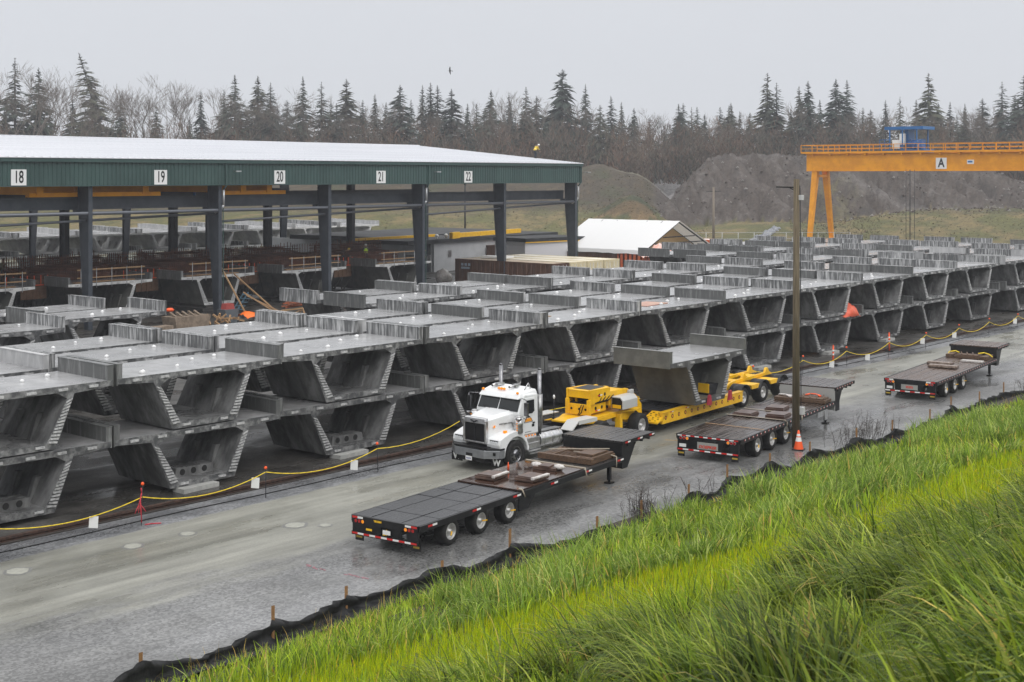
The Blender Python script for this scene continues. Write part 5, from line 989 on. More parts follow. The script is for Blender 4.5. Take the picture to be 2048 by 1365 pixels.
one(lambda b: b.prism([(-.3, -.2), (.0, .1), (6.2, 2.95), (12.2, .15), (12.4, -.2)], 'y', 1.3, 1.34), 'end_wall', mtan, TN)
LBD = thing('low_building', 'long low grey-walled building with dark flat roof behind the shed columns', 'building', PD(868, 150), 0)
LBD.rotation_euler = (0, 0, math.radians(6))
one(lambda b: (b.bx(0, 24, 0, .3, 0, 3.2), b.bx(23.7, 24, .3, 16, 0, 3.2), b.bx(-.1, .2, .3, 26, 0, 3.2)), 'wall', mat('pale_wall', (.52, .53, .54), .6, 0, (.46, .47, .48), .8), LBD)
one(lambda b: (b.bx(-5, 24.4, -.4, 6, 3.2, 3.62), b.bx(-2, 24.4, 6.0, 20, 3.25, 3.75)), 'roof', mat('felt_roof', (.028, .029, .031), .75, 0, (.055, .057, .06), .4, spec=.2), LBD)
for x in (2.5, 9.5, 16): one(lambda b: b.bx(x, x + .5, -.14, -.002, 1.6, 2.3), 'vent', M_alu, LBD)
for x in (1.5, 3.2, 4.6, 9.8): one(lambda b: (b.cyl((x, .8, 3.62), (x, .8, 3.85), .12, n=10), b.lathe([(.001, 4.15), (.2, 4.05), (.24, 3.9), (.14, 3.84)], (x, .8, 0), 'z', 10)), 'roof_vent', M_refw, LBD)
tag(one(lambda b: (b.bx(0, 16, 0, .35, 0, .5), b.bx(0, 1.6, -.02, .4, -.1, .62)), 'yellow_beam', M_yel, loc=PD(905, 152, 3.7), rotz=math.radians(12)), 'long yellow steel beam lying on the dark low roof behind the shed', 'beam')
tag(one(lambda b: b.bx(0, 14, 0, .3, 0, .28), 'yellow_beam', M_yel, loc=PD(700, 146, 3.62), rotz=math.radians(3)), 'thin yellow beam on the roof edge seen left of the shed column', 'beam')
ab = thing('annex_building', 'small white-walled annex with dark roof right behind the brown container', 'building', PD(1050, 146), math.radians(-8))
one(lambda b: b.bx(0, 9, 0, 5, 0, 3.5), 'wall', mat('white_wall', (.66, .65, .67), .6), ab); one(lambda b: (b.bx(-.1, 9.2, -.2, 5.2, 3.5, 3.9),), 'roof', MATS['felt_roof'], ab); one(lambda b: b.bx(-.1, 9.2, -.23, -.2, 3.42, 3.52), 'trim', M_yel, ab)
tag(one(lambda b: b.bx(-.9, .9, -1.4, 1.4, 0, .18), 'sheet_stack', M_whitem, loc=(99.5, 88.5, 2.62), rotz=.3), 'white sheets stacked on the container roofs', 'sheet stack')
tag(one(lambda b: (b.blob((0, 0, .5), .9, .7, .9, jit=.2), b.blob((.8, .2, .35), .7, .6, .6, jit=.2)), 'bulk_bag', WR, loc=PD(886, 136)), 'white and orange bulk bags left of the brown container', 'bag')
# ---- stored segments beyond the shed, seen between its columns
for ri, y in enumerate((134.5, 138.2, 142, 146)):
    for c in range(8):
        x = 70.5 + c * 7.6 + ri * .8
        for lv in ((0, 1) if ri == 0 else (1,)):
            segment(x, y, .16 + lv * (HT + .06), 7.0, f'pale {"upper" if lv else "lower"} segment, {ORD[c]} from left, {("nearest", "second", "third", "back")[ri]} row seen through the shed', 'pale segments beyond the shed', (MPL, MPL if c % 2 else MP), MCW, 0)
# ---------------------------------------------------------------- gantry crane A
GC = thing('gantry_crane', 'big orange gantry crane marked A towering over the far segment stacks', 'crane', (190, 102.5, 0), -PI / 2)   # local x runs along the beam
BL = 80
def leg_(b, s):
    for x0 in (0, ): b.hexa([(.2, s * 3.7 - .28, 0), (.8, s * 3.7 - .28, 0), (.8, s * 3.7 + .28, 0), (.2, s * 3.7 + .28, 0), (.05, s * 1.6 - .42, 11.32), (.95, s * 1.6 - .42, 11.32), (.95, s * 1.6 + .42, 11.32), (.05, s * 1.6 + .42, 11.32)])
for s in (-1, 1):
    one(lambda b: leg_(b, s), 'leg', M_org, GC, bevel=.02)
    one(lambda b: (b.bx(-.8, BL, s * 1.55 - .55, s * 1.55 + .55, 11.4, 13.85), b.bx(-.9, BL, s * 1.55 - .65, s * 1.55 + .65, 13.85, 13.95), b.bx(-.8, BL, s * 1.55 - .62, s * 1.55 + .62, 11.32, 11.4)), 'girder', M_org, GC)
    def rail_(b):
        y = s * 2.55
        b.bx(-1.5, BL, *sorted((s * 1.7, s * 2.6)), 14.0, 14.12); b.bx(-1.5, BL, y - .04, y + .04, 14.0, 14.28)
        for z in (14.75, 15.3): b.bx(-1.5, BL, y - .035, y + .035, z - .04, z + .04)
        x = -1.5
        while x < BL: b.bx(x - .045, x + .045, y - .035, y + .035, 14.1, 15.3); x += 1.9
        x = .4
        while x < BL: b.bx(x - .14, x + .14, *sorted((s * 1.7, s * 2.5)), 13.7, 13.998); x += 2.9
    one(rail_, 'walkway_rail', M_org, GC)
one(lambda b: (b.bx(-1.5, -1.4, -2.6, 2.6, 14.0, 14.2), b.bx(-1.5, -1.42, -2.6, 2.6, 15.25, 15.33), b.bx(.2, .9, -1.6, 1.6, 10.4, 10.8), b.bx(.0, 1.0, -4.2, 4.2, .3, .8)), 'cross_beam', M_org, GC)
sg = one(lambda b: b.bx(20.0, 21.6, -2.14, -2.11, 11.62, 13.22), 'sign', M_whitem, GC)
text_mesh('A', 1.75, M_black, sg, 'letter', Matrix.Translation((20.8, -2.15, 12.42)) @ Matrix(((1, 0, 0, 0), (0, 0, -1, 0), (0, 1, 0, 0), (0, 0, 0, 1))), .78, .05)
one(lambda b: (b.bx(24.6, 25.6, -2.13, -2.11, 12.3, 12.9, 1), b.bx(24.7, 25.4, -2.14, -2.13, 12.5, 12.75, 0)), 'name_plate', [M_blue, M_whitem], GC)
TY_ = thing('crane_trolley', 'blue hoist trolley with flat canopy roof riding on the orange gantry crane', 'trolley', (190, 103.5, 0), -PI / 2)
one(lambda b: (b.bx(13.0, 19.0, -2.0, 2.0, 17.4, 17.85),), 'canopy', M_blue, TY_)
def tframe(b):
    for x in (13.8, 15.8, 18.0):
        for y in (-1.9, 1.9): b.bx(x - .08, x + .08, y - .08, y + .08, 14.0, 17.4)
    b.bx(12.6, 19.0, -1.9, 1.9, 13.98, 14.5)
    for z in (15.4, 15.9): b.bx(12.2, 14, -2.0, -1.94, z, z + .08); b.bx(18.0, 19.4, -2.0, -1.94, z, z + .08)
    for x in (12.2, 13, 18.7, 19.3): b.bx(x, x + .08, -2, -1.94, 14.4, 15.98)
    b.bx(15.7, 16.3, -1.0, 1.0, 14.5, 17.4)
one(tframe, 'frame', M_blue, TY_)
one(lambda b: (b.cyl((16.5, -1, 15.2), (17.8, -1, 15.2), .7, n=16), b.cyl((16.4, .6, 15.2), (17.9, .6, 15.2), .75, n=16), b.beam((16.9, -1.6, 16.0), (17.4, -1.6, 14.6), .25)), 'hoist_drum', mat('blue_drum', (.02, .13, .42), .35, 0, (.01, .05, .16), 3), TY_)
one(lambda b: (b.bx(14.4, 15.4, -2.35, -1.95, 14.6, 15.9), b.bx(15.3, 16.0, -1.9, -1.2, 15.2, 16.8)), 'control_cabinet', M_refw, TY_)
tag(one(lambda b: [b.cyl(PD(x, 196, 1.0), PD(x, 196, 11.5), .035, n=5) for x in (1812, 1819, 1821, 1829)] and None, 'hoist_rope', M_dark), 'bundle of dark hoist ropes hanging from the gantry crane beam', 'hoist ropes')
def fest(b):
    x = 21.5
    while x < BL - 3: b.tube([(x + 2.6 * k / 8, -1.2, 15.1 - 1.0 * 4 * (k / 8) * (1 - k / 8)) for k in range(9)], .06, 4); x += 2.6
one(fest, 'festoon_cable', M_black, GC)
# ---------------------------------------------------------------- far fences
def chain(label, pts, n):
    T = thing('chain_link_fence', label, 'fence')
    def posts_(b):
        for a, c in zip(pts[:-1], pts[1:]):
            for k in range(n + 1): p = a.lerp(c, k / n); b.cyl(p, p + Vector((0, 0, 2.1)), .05, n=6)
    one(posts_, 'fence_post', MATS['galvanised'], T)
    one(lambda b: [b.tube([a + Vector((0, 0, z)), c + Vector((0, 0, z))], .03, 5) for a, c in zip(pts[:-1], pts[1:]) for z in (2.05, .15, 1.1)] and None, 'fence_rail', MATS['galvanised'], T)
chain('thin galvanised fence at the grass foot seen between the shed columns', [PD(690, 210), PD(1020, 216)], 12)
chain('thin galvanised fence before the dirt mound right of the tent', [PD(1380, 205), PD(1700, 206)], 10)
# ---------------------------------------------------------------- hills
def sstep(a, b, x): t = np.clip((x - a) / (b - a), 0, 1); return t * t * (3 - 2 * t)
PXs = np.concatenate([np.arange(-700, 1000, 14), np.arange(1000, 2100, 5), np.arange(2100, 2900, 16)]); DS = np.concatenate([np.arange(203, 300, 1.3), np.arange(300, 420, 6), np.arange(420, 900, 40)])
PX, DD = np.meshgrid(PXs, DS, indexing='ij')
xw = (PX - 1024) / F * DD
def fbm(x, y, seed, oct=5, s=1.):
    r = np.zeros_like(x); a = .5
    for o in range(oct):
        k = 2 ** o * s; r += a * np.sin(x * k * 1.1 + seed * 1.7 + 1.3 * np.sin(y * k * .9 + seed)) * np.cos(y * k * 1.03 + seed * .7 + 1.1 * np.sin(x * k * .8 - seed)); a *= .55
    return r
leftm = 1 - sstep(1260, 1420, PX); bank = (sstep(219, 252, DD) * 3.6 + sstep(250, 292, DD) * 7.4) * leftm
rightb = sstep(1250, 1500, PX) * sstep(205, 243, DD) * (2.0 + 2.4 * sstep(1600, 1900, PX))
edge_l = np.clip((PX - 1296 - fbm(DD * .15, PX * .02, 3) * 14) / 128, 0, 1.); crest = 14.1 * (1 - .16 * sstep(1640, 1950, PX)) * (1 - .5 * sstep(1930, 2150, PX)) + 5 * sstep(2100, 2300, PX) * 0
pile = np.minimum(np.clip((DD - 245) / 24, 0, 1) ** .95 * crest, edge_l * 14.1) * (PX > 1290)
pile = np.where(pile > 0, pile + (fbm(xw * .55 + DD * .18, DD * .12, 4) * 1.5 - np.abs(fbm(xw * 1.1 + DD * .25, DD * .10, 21)) * 2.0 + .4) * np.minimum(1, pile / 3), pile)
hum = 3.6 * np.exp(-((PX - 1262) / 55) ** 2 - ((DD - 246) / 11) ** 2) + 2.2 * np.exp(-((PX - 1195) / 40) ** 2 - ((DD - 296) / 10) ** 2)
back = sstep(290, 330, DD) * 11.2
Z = np.maximum(np.maximum(bank + hum, rightb + .0), np.maximum(pile, back * (PX > -900) * .98)) + fbm(xw * .25, DD * .25, 8) * .35 * sstep(215, 240, DD) + fbm(xw * 1.6, DD * 1.3, 2) * .16 * sstep(222, 240, DD)
Z = np.where(DD < 212, Z * sstep(203, 212, DD), Z) + .02
nx, ny = PX.shape; V = np.stack([RX * xw + RY * DD, -RY * xw + RX * DD, Z], -1).reshape(-1, 3)
ii = np.arange((nx - 1) * (ny - 1)); i_ = ii // (ny - 1); j_ = ii % (ny - 1); a_ = i_ * ny + j_; FQ = np.stack([a_, a_ + ny, a_ + ny + 1, a_ + 1], -1)
def mixn(a, b, f): return a + (np.array(b) - a) * f[..., None]
n1 = fbm(xw * .30, DD * .22, 11) * .5 + .5; n2 = fbm(xw * .9 + 4, DD * .8, 6) * .5 + .5; n3 = fbm(xw * 2.3, DD * 2.1, 9) * .5 + .5
col = np.zeros((nx, ny, 3)) + np.array((.115, .120, .038)); col = mixn(col, (.20, .165, .085), sstep(.42, .62, n1)); col = mixn(col, (.075, .085, .03), sstep(.5, .7, n2) * .7)
bankm = leftm * sstep(3.0, 5.5, bank + n2 * 2 - 1); col = mixn(col, (.085, .068, .050), bankm); col = mixn(col, (.15, .115, .07), bankm * sstep(.55, .75, n2) * .7); col = mixn(col, (.075, .085, .04), bankm * sstep(.6, .75, n1) * .8)
col = mixn(col, (.055, .075, .03), np.clip(hum - .7, 0, 1) * (DD < 270) * sstep(.3, .55, n2 + .15)); col = mixn(col, (.21, .14, .08), np.clip(hum, 0, 1) * (DD < 243) * (n1 > .5) * .8)
pm = sstep(.6, 2.2, pile + n2 - .5) * (pile > rightb * .9); dirt = np.array((.076, .060, .050)) * (0.55 + .55 * n3[..., None] + .35 * n2[..., None]); col = col * (1 - pm[..., None]) + dirt * pm[..., None]
col = mixn(col, (.125, .11, .10), pm * sstep(.56, .75, n2) * .75); col = mixn(col, (.045, .038, .034), pm * sstep(.6, .8, n1) * .7)
grs = pm * sstep(1590, 1680, PX) * (1 - sstep(1640, 1760, PX)) * sstep(.45, .6, n2) * (DD < 262); col = mixn(col, (.11, .095, .045), grs)
trk = np.exp(-((DD - (263 - (PX - 1680) * .07)) / 1.7) ** 2) * (PX > 1675) * (PX < 1900); col = mixn(col, (.21, .195, .185), np.clip(trk * .7, 0, 1) * (.4 + .5 * n3))
trk = np.exp(-((DD - (251 + (PX - 1850) * .01)) / 1.6) ** 2) * (PX > 1850) * n3; col = mixn(col, (.26, .245, .235), np.clip(trk, 0, 1))
pl_ = (DD > 291) * (DD < 320) * sstep(1215, 1250, PX) * (1 - sstep(1375, 1395, PX)); col = mixn(col, (.30, .29, .29), pl_ * (.5 + .5 * n3)); col = mixn(col, (.05, .05, .035), sstep(318, 330, DD))
me = bpy.data.meshes.new('hills'); me.from_pydata(V.tolist(), [], FQ.tolist()); ca_ = me.color_attributes.new('col', 'FLOAT_COLOR', 'POINT'); cc = np.ones((nx * ny, 4)); cc[:, :3] = np.clip(col.reshape(-1, 3) * (np.where(Z.reshape(-1, 1) < 4, .80, .56) * (1 - pm.reshape(-1, 1)) + pm.reshape(-1, 1)) * (1 + (1 - pm.reshape(-1, 1)) * np.array((.08, .0, -.25))), .01, 1); ca_.data.foreach_set('color', cc.ravel())
me.polygons.foreach_set('use_smooth', np.ones(len(FQ), bool)); m, n, l = shader('hill_soil'); at_ = n.new('ShaderNodeAttribute'); at_.attribute_name = 'col'; tq = n.new('ShaderNodeTexCoord'); xq = n.new('ShaderNodeTexNoise'); xq.inputs['Scale'].default_value = 1.3; xq.inputs['Detail'].default_value = 8; xq.inputs['Roughness'].default_value = .75; l.new(tq.outputs['Object'], xq.inputs['Vector'])
mq = n.new('ShaderNodeMapRange'); mq.inputs[1].default_value = .3; mq.inputs[2].default_value = .7; mq.inputs[3].default_value = .5; mq.inputs[4].default_value = 1.5; l.new(xq.outputs[0], mq.inputs[0]); l.new(_mixc(n, l, at_.outputs['Color'], mq.outputs[0], 1., 'MULTIPLY'), n['Principled BSDF'].inputs['Base Color']); n['Principled BSDF'].inputs['Roughness'].default_value = .85
bq = n.new('ShaderNodeBump'); bq.inputs['Strength'].default_value = .9; bq.inputs['Distance'].default_value = .5; l.new(xq.outputs[0], bq.inputs['Height']); l.new(bq.outputs[0], n['Principled BSDF'].inputs['Normal'])
me.materials.append(m); o = bpy.data.objects.new('hills', me); C.objects.link(o); tag(o, kind='structure')
def hill_z(px, d): return float(Z[np.abs(PXs - px).argmin(), np.abs(DS - d).argmin()])
def rip(b):
    for k in range(160): t_ = random.random(); px = 1492 + t_ * 62 + random.uniform(-9, 9); d = 206 + t_ * 26 + random.uniform(-2, 2); s = random.uniform(.2, .55); b.blob(PD(px, d, hill_z(px, d) + .1), s, s, s * .7, n=5, jit=.3)
tag(one(rip, 'riprap', mat('rock_grey', (.20, .21, .23), .8, 0, (.36, .37, .40), 2), fix=False), kind='stuff')
def rub(b):
    for k in range(900):
        px = random.uniform(1290, 2090); d = random.uniform(240, 272); z_ = hill_z(px, d)
        if z_ < 2.5: continue
        s = random.uniform(.10, .34) * random.choice((.6, 1, 1.3)); b.blob(PD(px, d, z_ + s * .3), s, s, s * .75, random.choice((0, 0, 1)), 4, .35)
tag(one(rub, 'rubble', [mat('clod_brown', (.085, .066, .055), .9), mat('stone_pale', (.26, .24, .225), .85)], fix=False), kind='stuff')
def scrub(b):
    for k in range(5200):
        px = random.choice((random.gauss(1250, 60), random.uniform(1150, 1420), random.uniform(1580, 1760), random.uniform(1640, 2100), random.uniform(650, 1150))); d = random.uniform(214, 250) if px > 1500 else random.uniform(224, 288)
        c = PD(px, d, hill_z(px, d)); s = random.uniform(.1, .28); mi = random.choice((0, 0, 1, 2))
        for q in range(5): v = Vector((random.gauss(0, s * .5), random.gauss(0, s * .5), random.uniform(.3, 1) * s)); w_ = Vector((random.gauss(0, .2), random.gauss(0, .2), .1)) * s; i0 = b.pts([c + w_, c - w_, c + v]); b.face((i0, i0 + 1, i0 + 2), mi)
tag(one(scrub, 'scrub', [mat('scrub_brown', (.075, .056, .034), .9), mat('scrub_green', (.05, .062, .02), .9), mat('scrub_straw', (.17, .12, .065), .9)], fix=False), kind='stuff')
# ---------------------------------------------------------------- trees
def conifer_mesh(seed, wide=.15, lean=0., open_=.0, dens=1.):
    R_ = random.Random(seed); v, f = [], []
    def sway(z): return lean * max(0, z - .5) ** 1.3
    n = 7
    for i in range(9):
        z = i / 8; r = .011 * (1 - z) + .0012
        for k in range(n): v.append((r * math.cos(2 * PI * k / n) + sway(z), r * math.sin(2 * PI * k / n), z))
    for i in range(8):
        for k in range(n): f.append((i * n + k, i * n + (k + 1) % n, (i + 1) * n + (k + 1) % n, (i + 1) * n + k))
    z = .10
    while z < .992:
        t = 1 - z; Lb = wide * (t ** .86) * 1.08 * (1.0 if z > .22 else .55 + z * 2); nb_ = R_.randint(5, 8)
        for q in range(nb_):
            if R_.random() < open_: continue
            a = R_.uniform(0, 2 * PI); L_ = max(.008, Lb * R_.uniform(.55, 1.12) * (.95 + .2 * math.sin(z * 15 + seed + 2 * a))); up = R_.uniform(.25, .6) if z > .9 else R_.uniform(-.05, .3); dr = R_.uniform(.35, .6) if z < .9 else .1
            zz = z + R_.uniform(-.01, .01); bw = L_ * R_.uniform(.22, .34) + .0035; roll = R_.uniform(.3, .9); m = 5; P = []
            for k in range(m + 1):
                u = k / m; rr = L_ * u; az = a + .12 * math.sin(u * 3 + q); h = zz + L_ * (up * u - dr * u * u); wv = bw * (1 - u) ** .7 * (1.0 if k % 2 else .55) * (.35 + u if u < .5 else 1)
                tx, ty = -math.sin(az) * wv, math.cos(az) * wv; cx, cy = math.cos(az) * rr + sway(z), math.sin(az) * rr; dz = -wv * roll
                P.append(((cx + tx, cy + ty, h + dz), (cx, cy, h), (cx - tx, cy - ty, h + dz)))
            i0 = len(v); [v.extend(p_) for p_ in P]
            for k in range(m):
                for e_ in (0, 1): j0 = i0 + k * 3 + e_; f.append((j0, j0 + 1, j0 + 4, j0 + 3))
        z += R_.uniform(.010, .019) * (1.0 + .6 * open_) * (.6 + .6 * t ** .5)
    return v, f, 8 * n
M_bark = mat('bark', (.06, .05, .042), .9)
M_con = [mat('needle_dark', (.022, .034, .026), .9, rnd=.3), mat('needle_green', (.034, .047, .032), .9, rnd=.3), mat('needle_olive', (.05, .055, .032), .9, rnd=.3)]
def tree_parts(v, f, nt, nm):
    a = bpy.data.meshes.new('trunk'); a.from_pydata(v[:63], [], f[:nt]); a.materials.append(M_bark)
    b = bpy.data.meshes.new('crown'); b.from_pydata(v[63:], [], [tuple(i - 63 for i in q) for q in f[nt:]]); return a, b
VAR = {}
for k, (wd, ln, op) in enumerate(((.27, 0, .02), (.33, 0, .05), (.22, 0, .02), (.26, .0, .28), (.34, 0, .1), (.29, .03, .12), (.25, -.22, .1), (.46, .0, .02))):
    a, b = tree_parts(*conifer_mesh(20 + k, wd, ln, op, 1.2 if wd > .4 else 1), 'c'); VAR[k] = (a, b)
def conifer(px, ty, d, var, label, mi=0, sc=1., group='conifers along the treeline'):
    zb = 9.0; hgt = H + (HZ - ty) / F * d - zb
    t = thing('conifer_tree', label, 'tree', PD(px, d, zb), random.uniform(0, 6) if var != 6 else -math.atan2(RY, RX), group)
    a, b = VAR[var]
    for me, nm in ((a, 'trunk'), (b, 'crown')):
        o = bpy.data.objects.new(nm, me); C.objects.link(o); o.parent = t; o.scale = (hgt * sc, hgt * sc, hgt)
        if nm == 'crown':
            if not me.materials: me.materials.append(M_con[0])
            o.material_slots[0].link = 'OBJECT'; o.material_slots[0].material = M_con[mi]
    return t
CON = [(-20, 150, 3), (30, 116, 3), (78, 135, 5), (100, 205, 0), (145, 190, 2), (190, 106, 6), (240, 190, 0), (402, 182, 2), (448, 178, 2), (470, 150, 0), (516, 152, 1), (541, 165, 2), (574, 200, 1), (606, 153, 0), (643, 164, 3), (662, 205, 1), (693, 158, 1), (726, 200, 0), (750, 188, 2), (772, 205, 0), (800, 170, 1), (822, 198, 2), (845, 170, 2), (861, 165, 2), (875, 171, 0), (903, 178, 1), (935, 207, 2), (953, 208, 0), (982, 180, 1), (1018, 186, 3), (1052, 174, 0), (1073, 192, 1), (1125, 138, 7), (1171, 168, 2), (1200, 210, 1), (1222, 192, 0), (1243, 204, 2), (1268, 216, 1), (1300, 235, 0), (1330, 250, 0), (1361, 222, 1), (1383, 215, 3), (1394, 214, 0), (1440, 214, 0), (1463, 219, 2), (1500, 225, 1), (1535, 146, 4), (1553, 166, 3), (1598, 172, 2), (1616, 162, 1), (1640, 200, 0), (1672, 158, 1), (1694, 160, 0), (1726, 215, 2), (1771, 200, 2), (1800, 194, 3), (1832, 200, 0), (1857, 146, 4), (1876, 205, 1), (1900, 204, 0), (1930, 220, 2), (1965, 197, 1), (2004, 164, 3), (2030, 190, 1), (2048, 150, 4), (2085, 160, 1)]
_r = random.Random(77); CON += [(_r.uniform(-30, 2090), _r.uniform(203, 236), _r.choice((0, 1, 2, 2, 0, 5))) for _ in range(46)]; CON.sort()
special = {190: 'tall conifer with a bent leaning top, tallest tree on the left', 1125: 'broad dark conifer with wide spreading crown, widest tree at centre', 1535: 'tall ragged conifer left of the gantry crane', 1857: 'tall conifer with open whorls above the blue trolley', 30: 'thin pointed conifer at the far left edge', 2048: 'tall dark conifer cut by the right picture edge'}
near_what = [(0, 'above the left end of the shed roof'), (300, 'above the shed roof near sign 19'), (500, 'above the roof near sign 20'), (700, 'above the roof near sign 21'), (850, 'above the sloping roof end'), (1000, 'above the roof near the corner worker'), (1160, 'right of the shed roof corner'), (1400, 'behind the dirt mound'), (1600, 'above the left crane girder end'), (1760, 'around the blue trolley'), (1890, 'right of the blue trolley')]
cnt = {}
for i, (px, ty, v_) in enumerate(CON):
    w_ = [s for a, s in near_what if px >= a or a == 0][-1]; cnt[w_] = cnt.get(w_, 0) + 1
    sh_ = {0: 'pointed', 1: 'bushy', 2: 'narrow', 3: 'sparse', 4: 'tall ragged', 5: 'loose', 6: 'leaning', 7: 'broad'}[v_]
    conifer(px, ty, random.uniform(325, 350) if ty < 195 else random.uniform(335, 385), v_, special.get(px, f'{sh_} dark conifer, {ORD[cnt[w_] - 1]} from left of those {w_}'), random.choice((0, 0, 1, 1, 2)), random.uniform(1.1, 1.5) if v_ != 7 else 1.0)
def bare_mesh(seed):
    R_ = random.Random(seed); b = MB()
    def grow(p, d, L_, r, lv):
        q = p + d * L_; n = 5 if lv < 2 else 3; b.cyl(p, q, r, r * .66, n, 0, False)
        if lv >= 6: return
        for k in range(R_.choice((2, 3, 3)) if lv < 5 else 3):
            ax = Vector((R_.gauss(0, 1), R_.gauss(0, 1), R_.gauss(0, .4))).normalized(); nd = (d + ax * R_.uniform(.35, .75) + Vector((0, 0, .12))).normalized(); grow(p.lerp(q, R_.uniform(.55, 1)), nd, L_ * R_.uniform(.62, .85), max(r * .56, .0008), lv + 1)
    grow(Vector((0, 0, 0)), Vector((0, 0, 1)), .30, .010, 0); return b
M_twig = mat('bare_twig', (.15, .125, .105), .9, rnd=.2)
BARE = []
for k in range(3):
    b = bare_mesh(40 + k); zs = max(v.z for v in b.v); b.v = [v / zs for v in b.v]; BARE.append(b.mesh('crown', M_twig, False))
for i, (px, ty, lb_) in enumerate(((12, 122, 'at the far left edge'), (58, 128, 'between the two leftmost conifers'), (100, 140, 'just left of the leaning conifer'), (160, 150, 'left behind the leaning conifer'), (262, 165, 'first one right of the leaning conifer'), (290, 156, 'left one of the large pair above sign 19'), (334, 141, 'largest one, above the roof right of sign 19'), (425, 168, 'above the roof between signs 19 and 20'), (585, 175, 'above the roof right of sign 20'), (715, 196, 'above the roof left of sign 21'), (1030, 176, 'left of the broad conifer'), (1090, 186, 'just beside the broad conifer'), (1292, 212, 'right of the shed roof corner'), (1590, 200, 'behind the left girder end'), (1752, 212, 'left of the blue trolley'), (1840, 208, 'above the blue trolley'), (1925, 206, 'right of the blue trolley'), (1985, 205, 'near the right picture edge'), (205, 172, 'just right of the leaning conifer top'), (380, 176, 'above sign 19, right side'), (490, 188, 'right of the conifers above sign 20'), (630, 186, 'between the conifers above signs 20 and 21'), (780, 200, 'above sign 21'), (880, 205, 'above the sloping roof end'), (965, 200, 'above sign 22'), (1145, 200, 'right shoulder of the broad conifer'), (1420, 232, 'left behind the dirt mound'), (1505, 222, 'behind the top of the dirt mound'), (1690, 214, 'above the left half of the orange girder'))):
    d = random.uniform(305, 325); zb = 9; hg = H + (HZ - ty) / F * d - zb; t = thing('bare_tree', 'leafless grey-brown tree with fine twigs, ' + lb_, 'tree', PD(px, d, zb), random.uniform(0, 6), 'leafless trees along the treeline')
    o = bpy.data.objects.new('crown', BARE[i % 3]); C.objects.link(o); o.parent = t; o.scale = (hg * .95, hg * .95, hg)
# the wood as a mass: thickets of twigs with dark evergreens among them
nb = 1250; V, Q, CC = [], [], []
pal = [(.115, .078, .058), (.10, .085, .07), (.135, .092, .066), (.085, .08, .066), (.15, .13, .105), (.045, .055, .04), (.035, .045, .035)]
for k in range(nb):
    px = rng.uniform(-650, 2700); d = 300 + 75 * rng.random() ** 1.5; hgt = rng.uniform(10, 17.5) + (d - 304) * .06; z0 = 8.5; wd = rng.uniform(2, 4.6); c = PD(px, d, z0); pc = np.array(pal[rng.choice(7, p=[.2, .2, .14, .17, .09, .1, .1])])
    m = 135; u = rng.random(m) ** .85; th = rng.uniform(0, 2 * PI, m); rr = wd * np.sqrt(rng.random(m)) * np.sin(PI * np.clip(u * .85 + .12, 0, 1))
    p0 = np.stack([c.x + rr * np.cos(th), c.y + rr * np.sin(th), z0 + u * hgt * .86], -1); dr = np.stack([np.cos(th) * .35 + rng.normal(0, .3, m), np.sin(th) * .35 + rng.normal(0, .3, m), rng.uniform(.3, 1.1, m)], -1); ln = rng.uniform(1., 2.8, m) * (1.1 - u * .5); p1 = p0 + dr * ln[:, None]; ww = rng.uniform(.05, .19, m) * (1.3 - u); tw = rng.uniform(0, PI, m); sd = np.stack([np.cos(tw), np.sin(tw), 0 * tw], -1) * ww[:, None]
    o0 = sum(len(x) for x in V); V.append(np.stack([p0 - sd, p0 + sd, p1 + sd * .25, p1 - sd * .25], 1).reshape(-1, 3)); Q.append(o0 + np.arange(m * 4).reshape(m, 4)); CC.append(np.repeat((pc * np.array((1.12, 1.0, .92)) * rng.uniform(.7, 1.35, (m, 1))), 4, 0))
V = np.concatenate(V); Q = np.concatenate(Q); CC = np.concatenate(CC)
me = bpy.data.meshes.new('woodland'); me.vertices.add(len(V)); me.vertices.foreach_set('co', V.ravel()); me.loops.add(Q.size); me.loops.foreach_set('vertex_index', Q.ravel().astype(np.int32)); me.polygons.add(len(Q)); me.polygons.foreach_set('loop_start', np.arange(0, Q.size, 4, dtype=np.int32)); me.update(); me.validate()
a = me.color_attributes.new('col', 'FLOAT_COLOR', 'POINT'); c4 = np.ones((len(V), 4)); c4[:, :3] = CC; a.data.foreach_set('color', c4.ravel())
m, n, l = shader('thicket'); at_ = n.new('ShaderNodeAttribute'); at_.attribute_name = 'col'; l.new(at_.outputs['Color'], n['Principled BSDF'].inputs['Base Color']); n['Principled BSDF'].inputs['Roughness'].default_value = .9
me.materials.append(m); o = bpy.data.objects.new('woodland', me); C.objects.link(o); tag(o, kind='stuff')
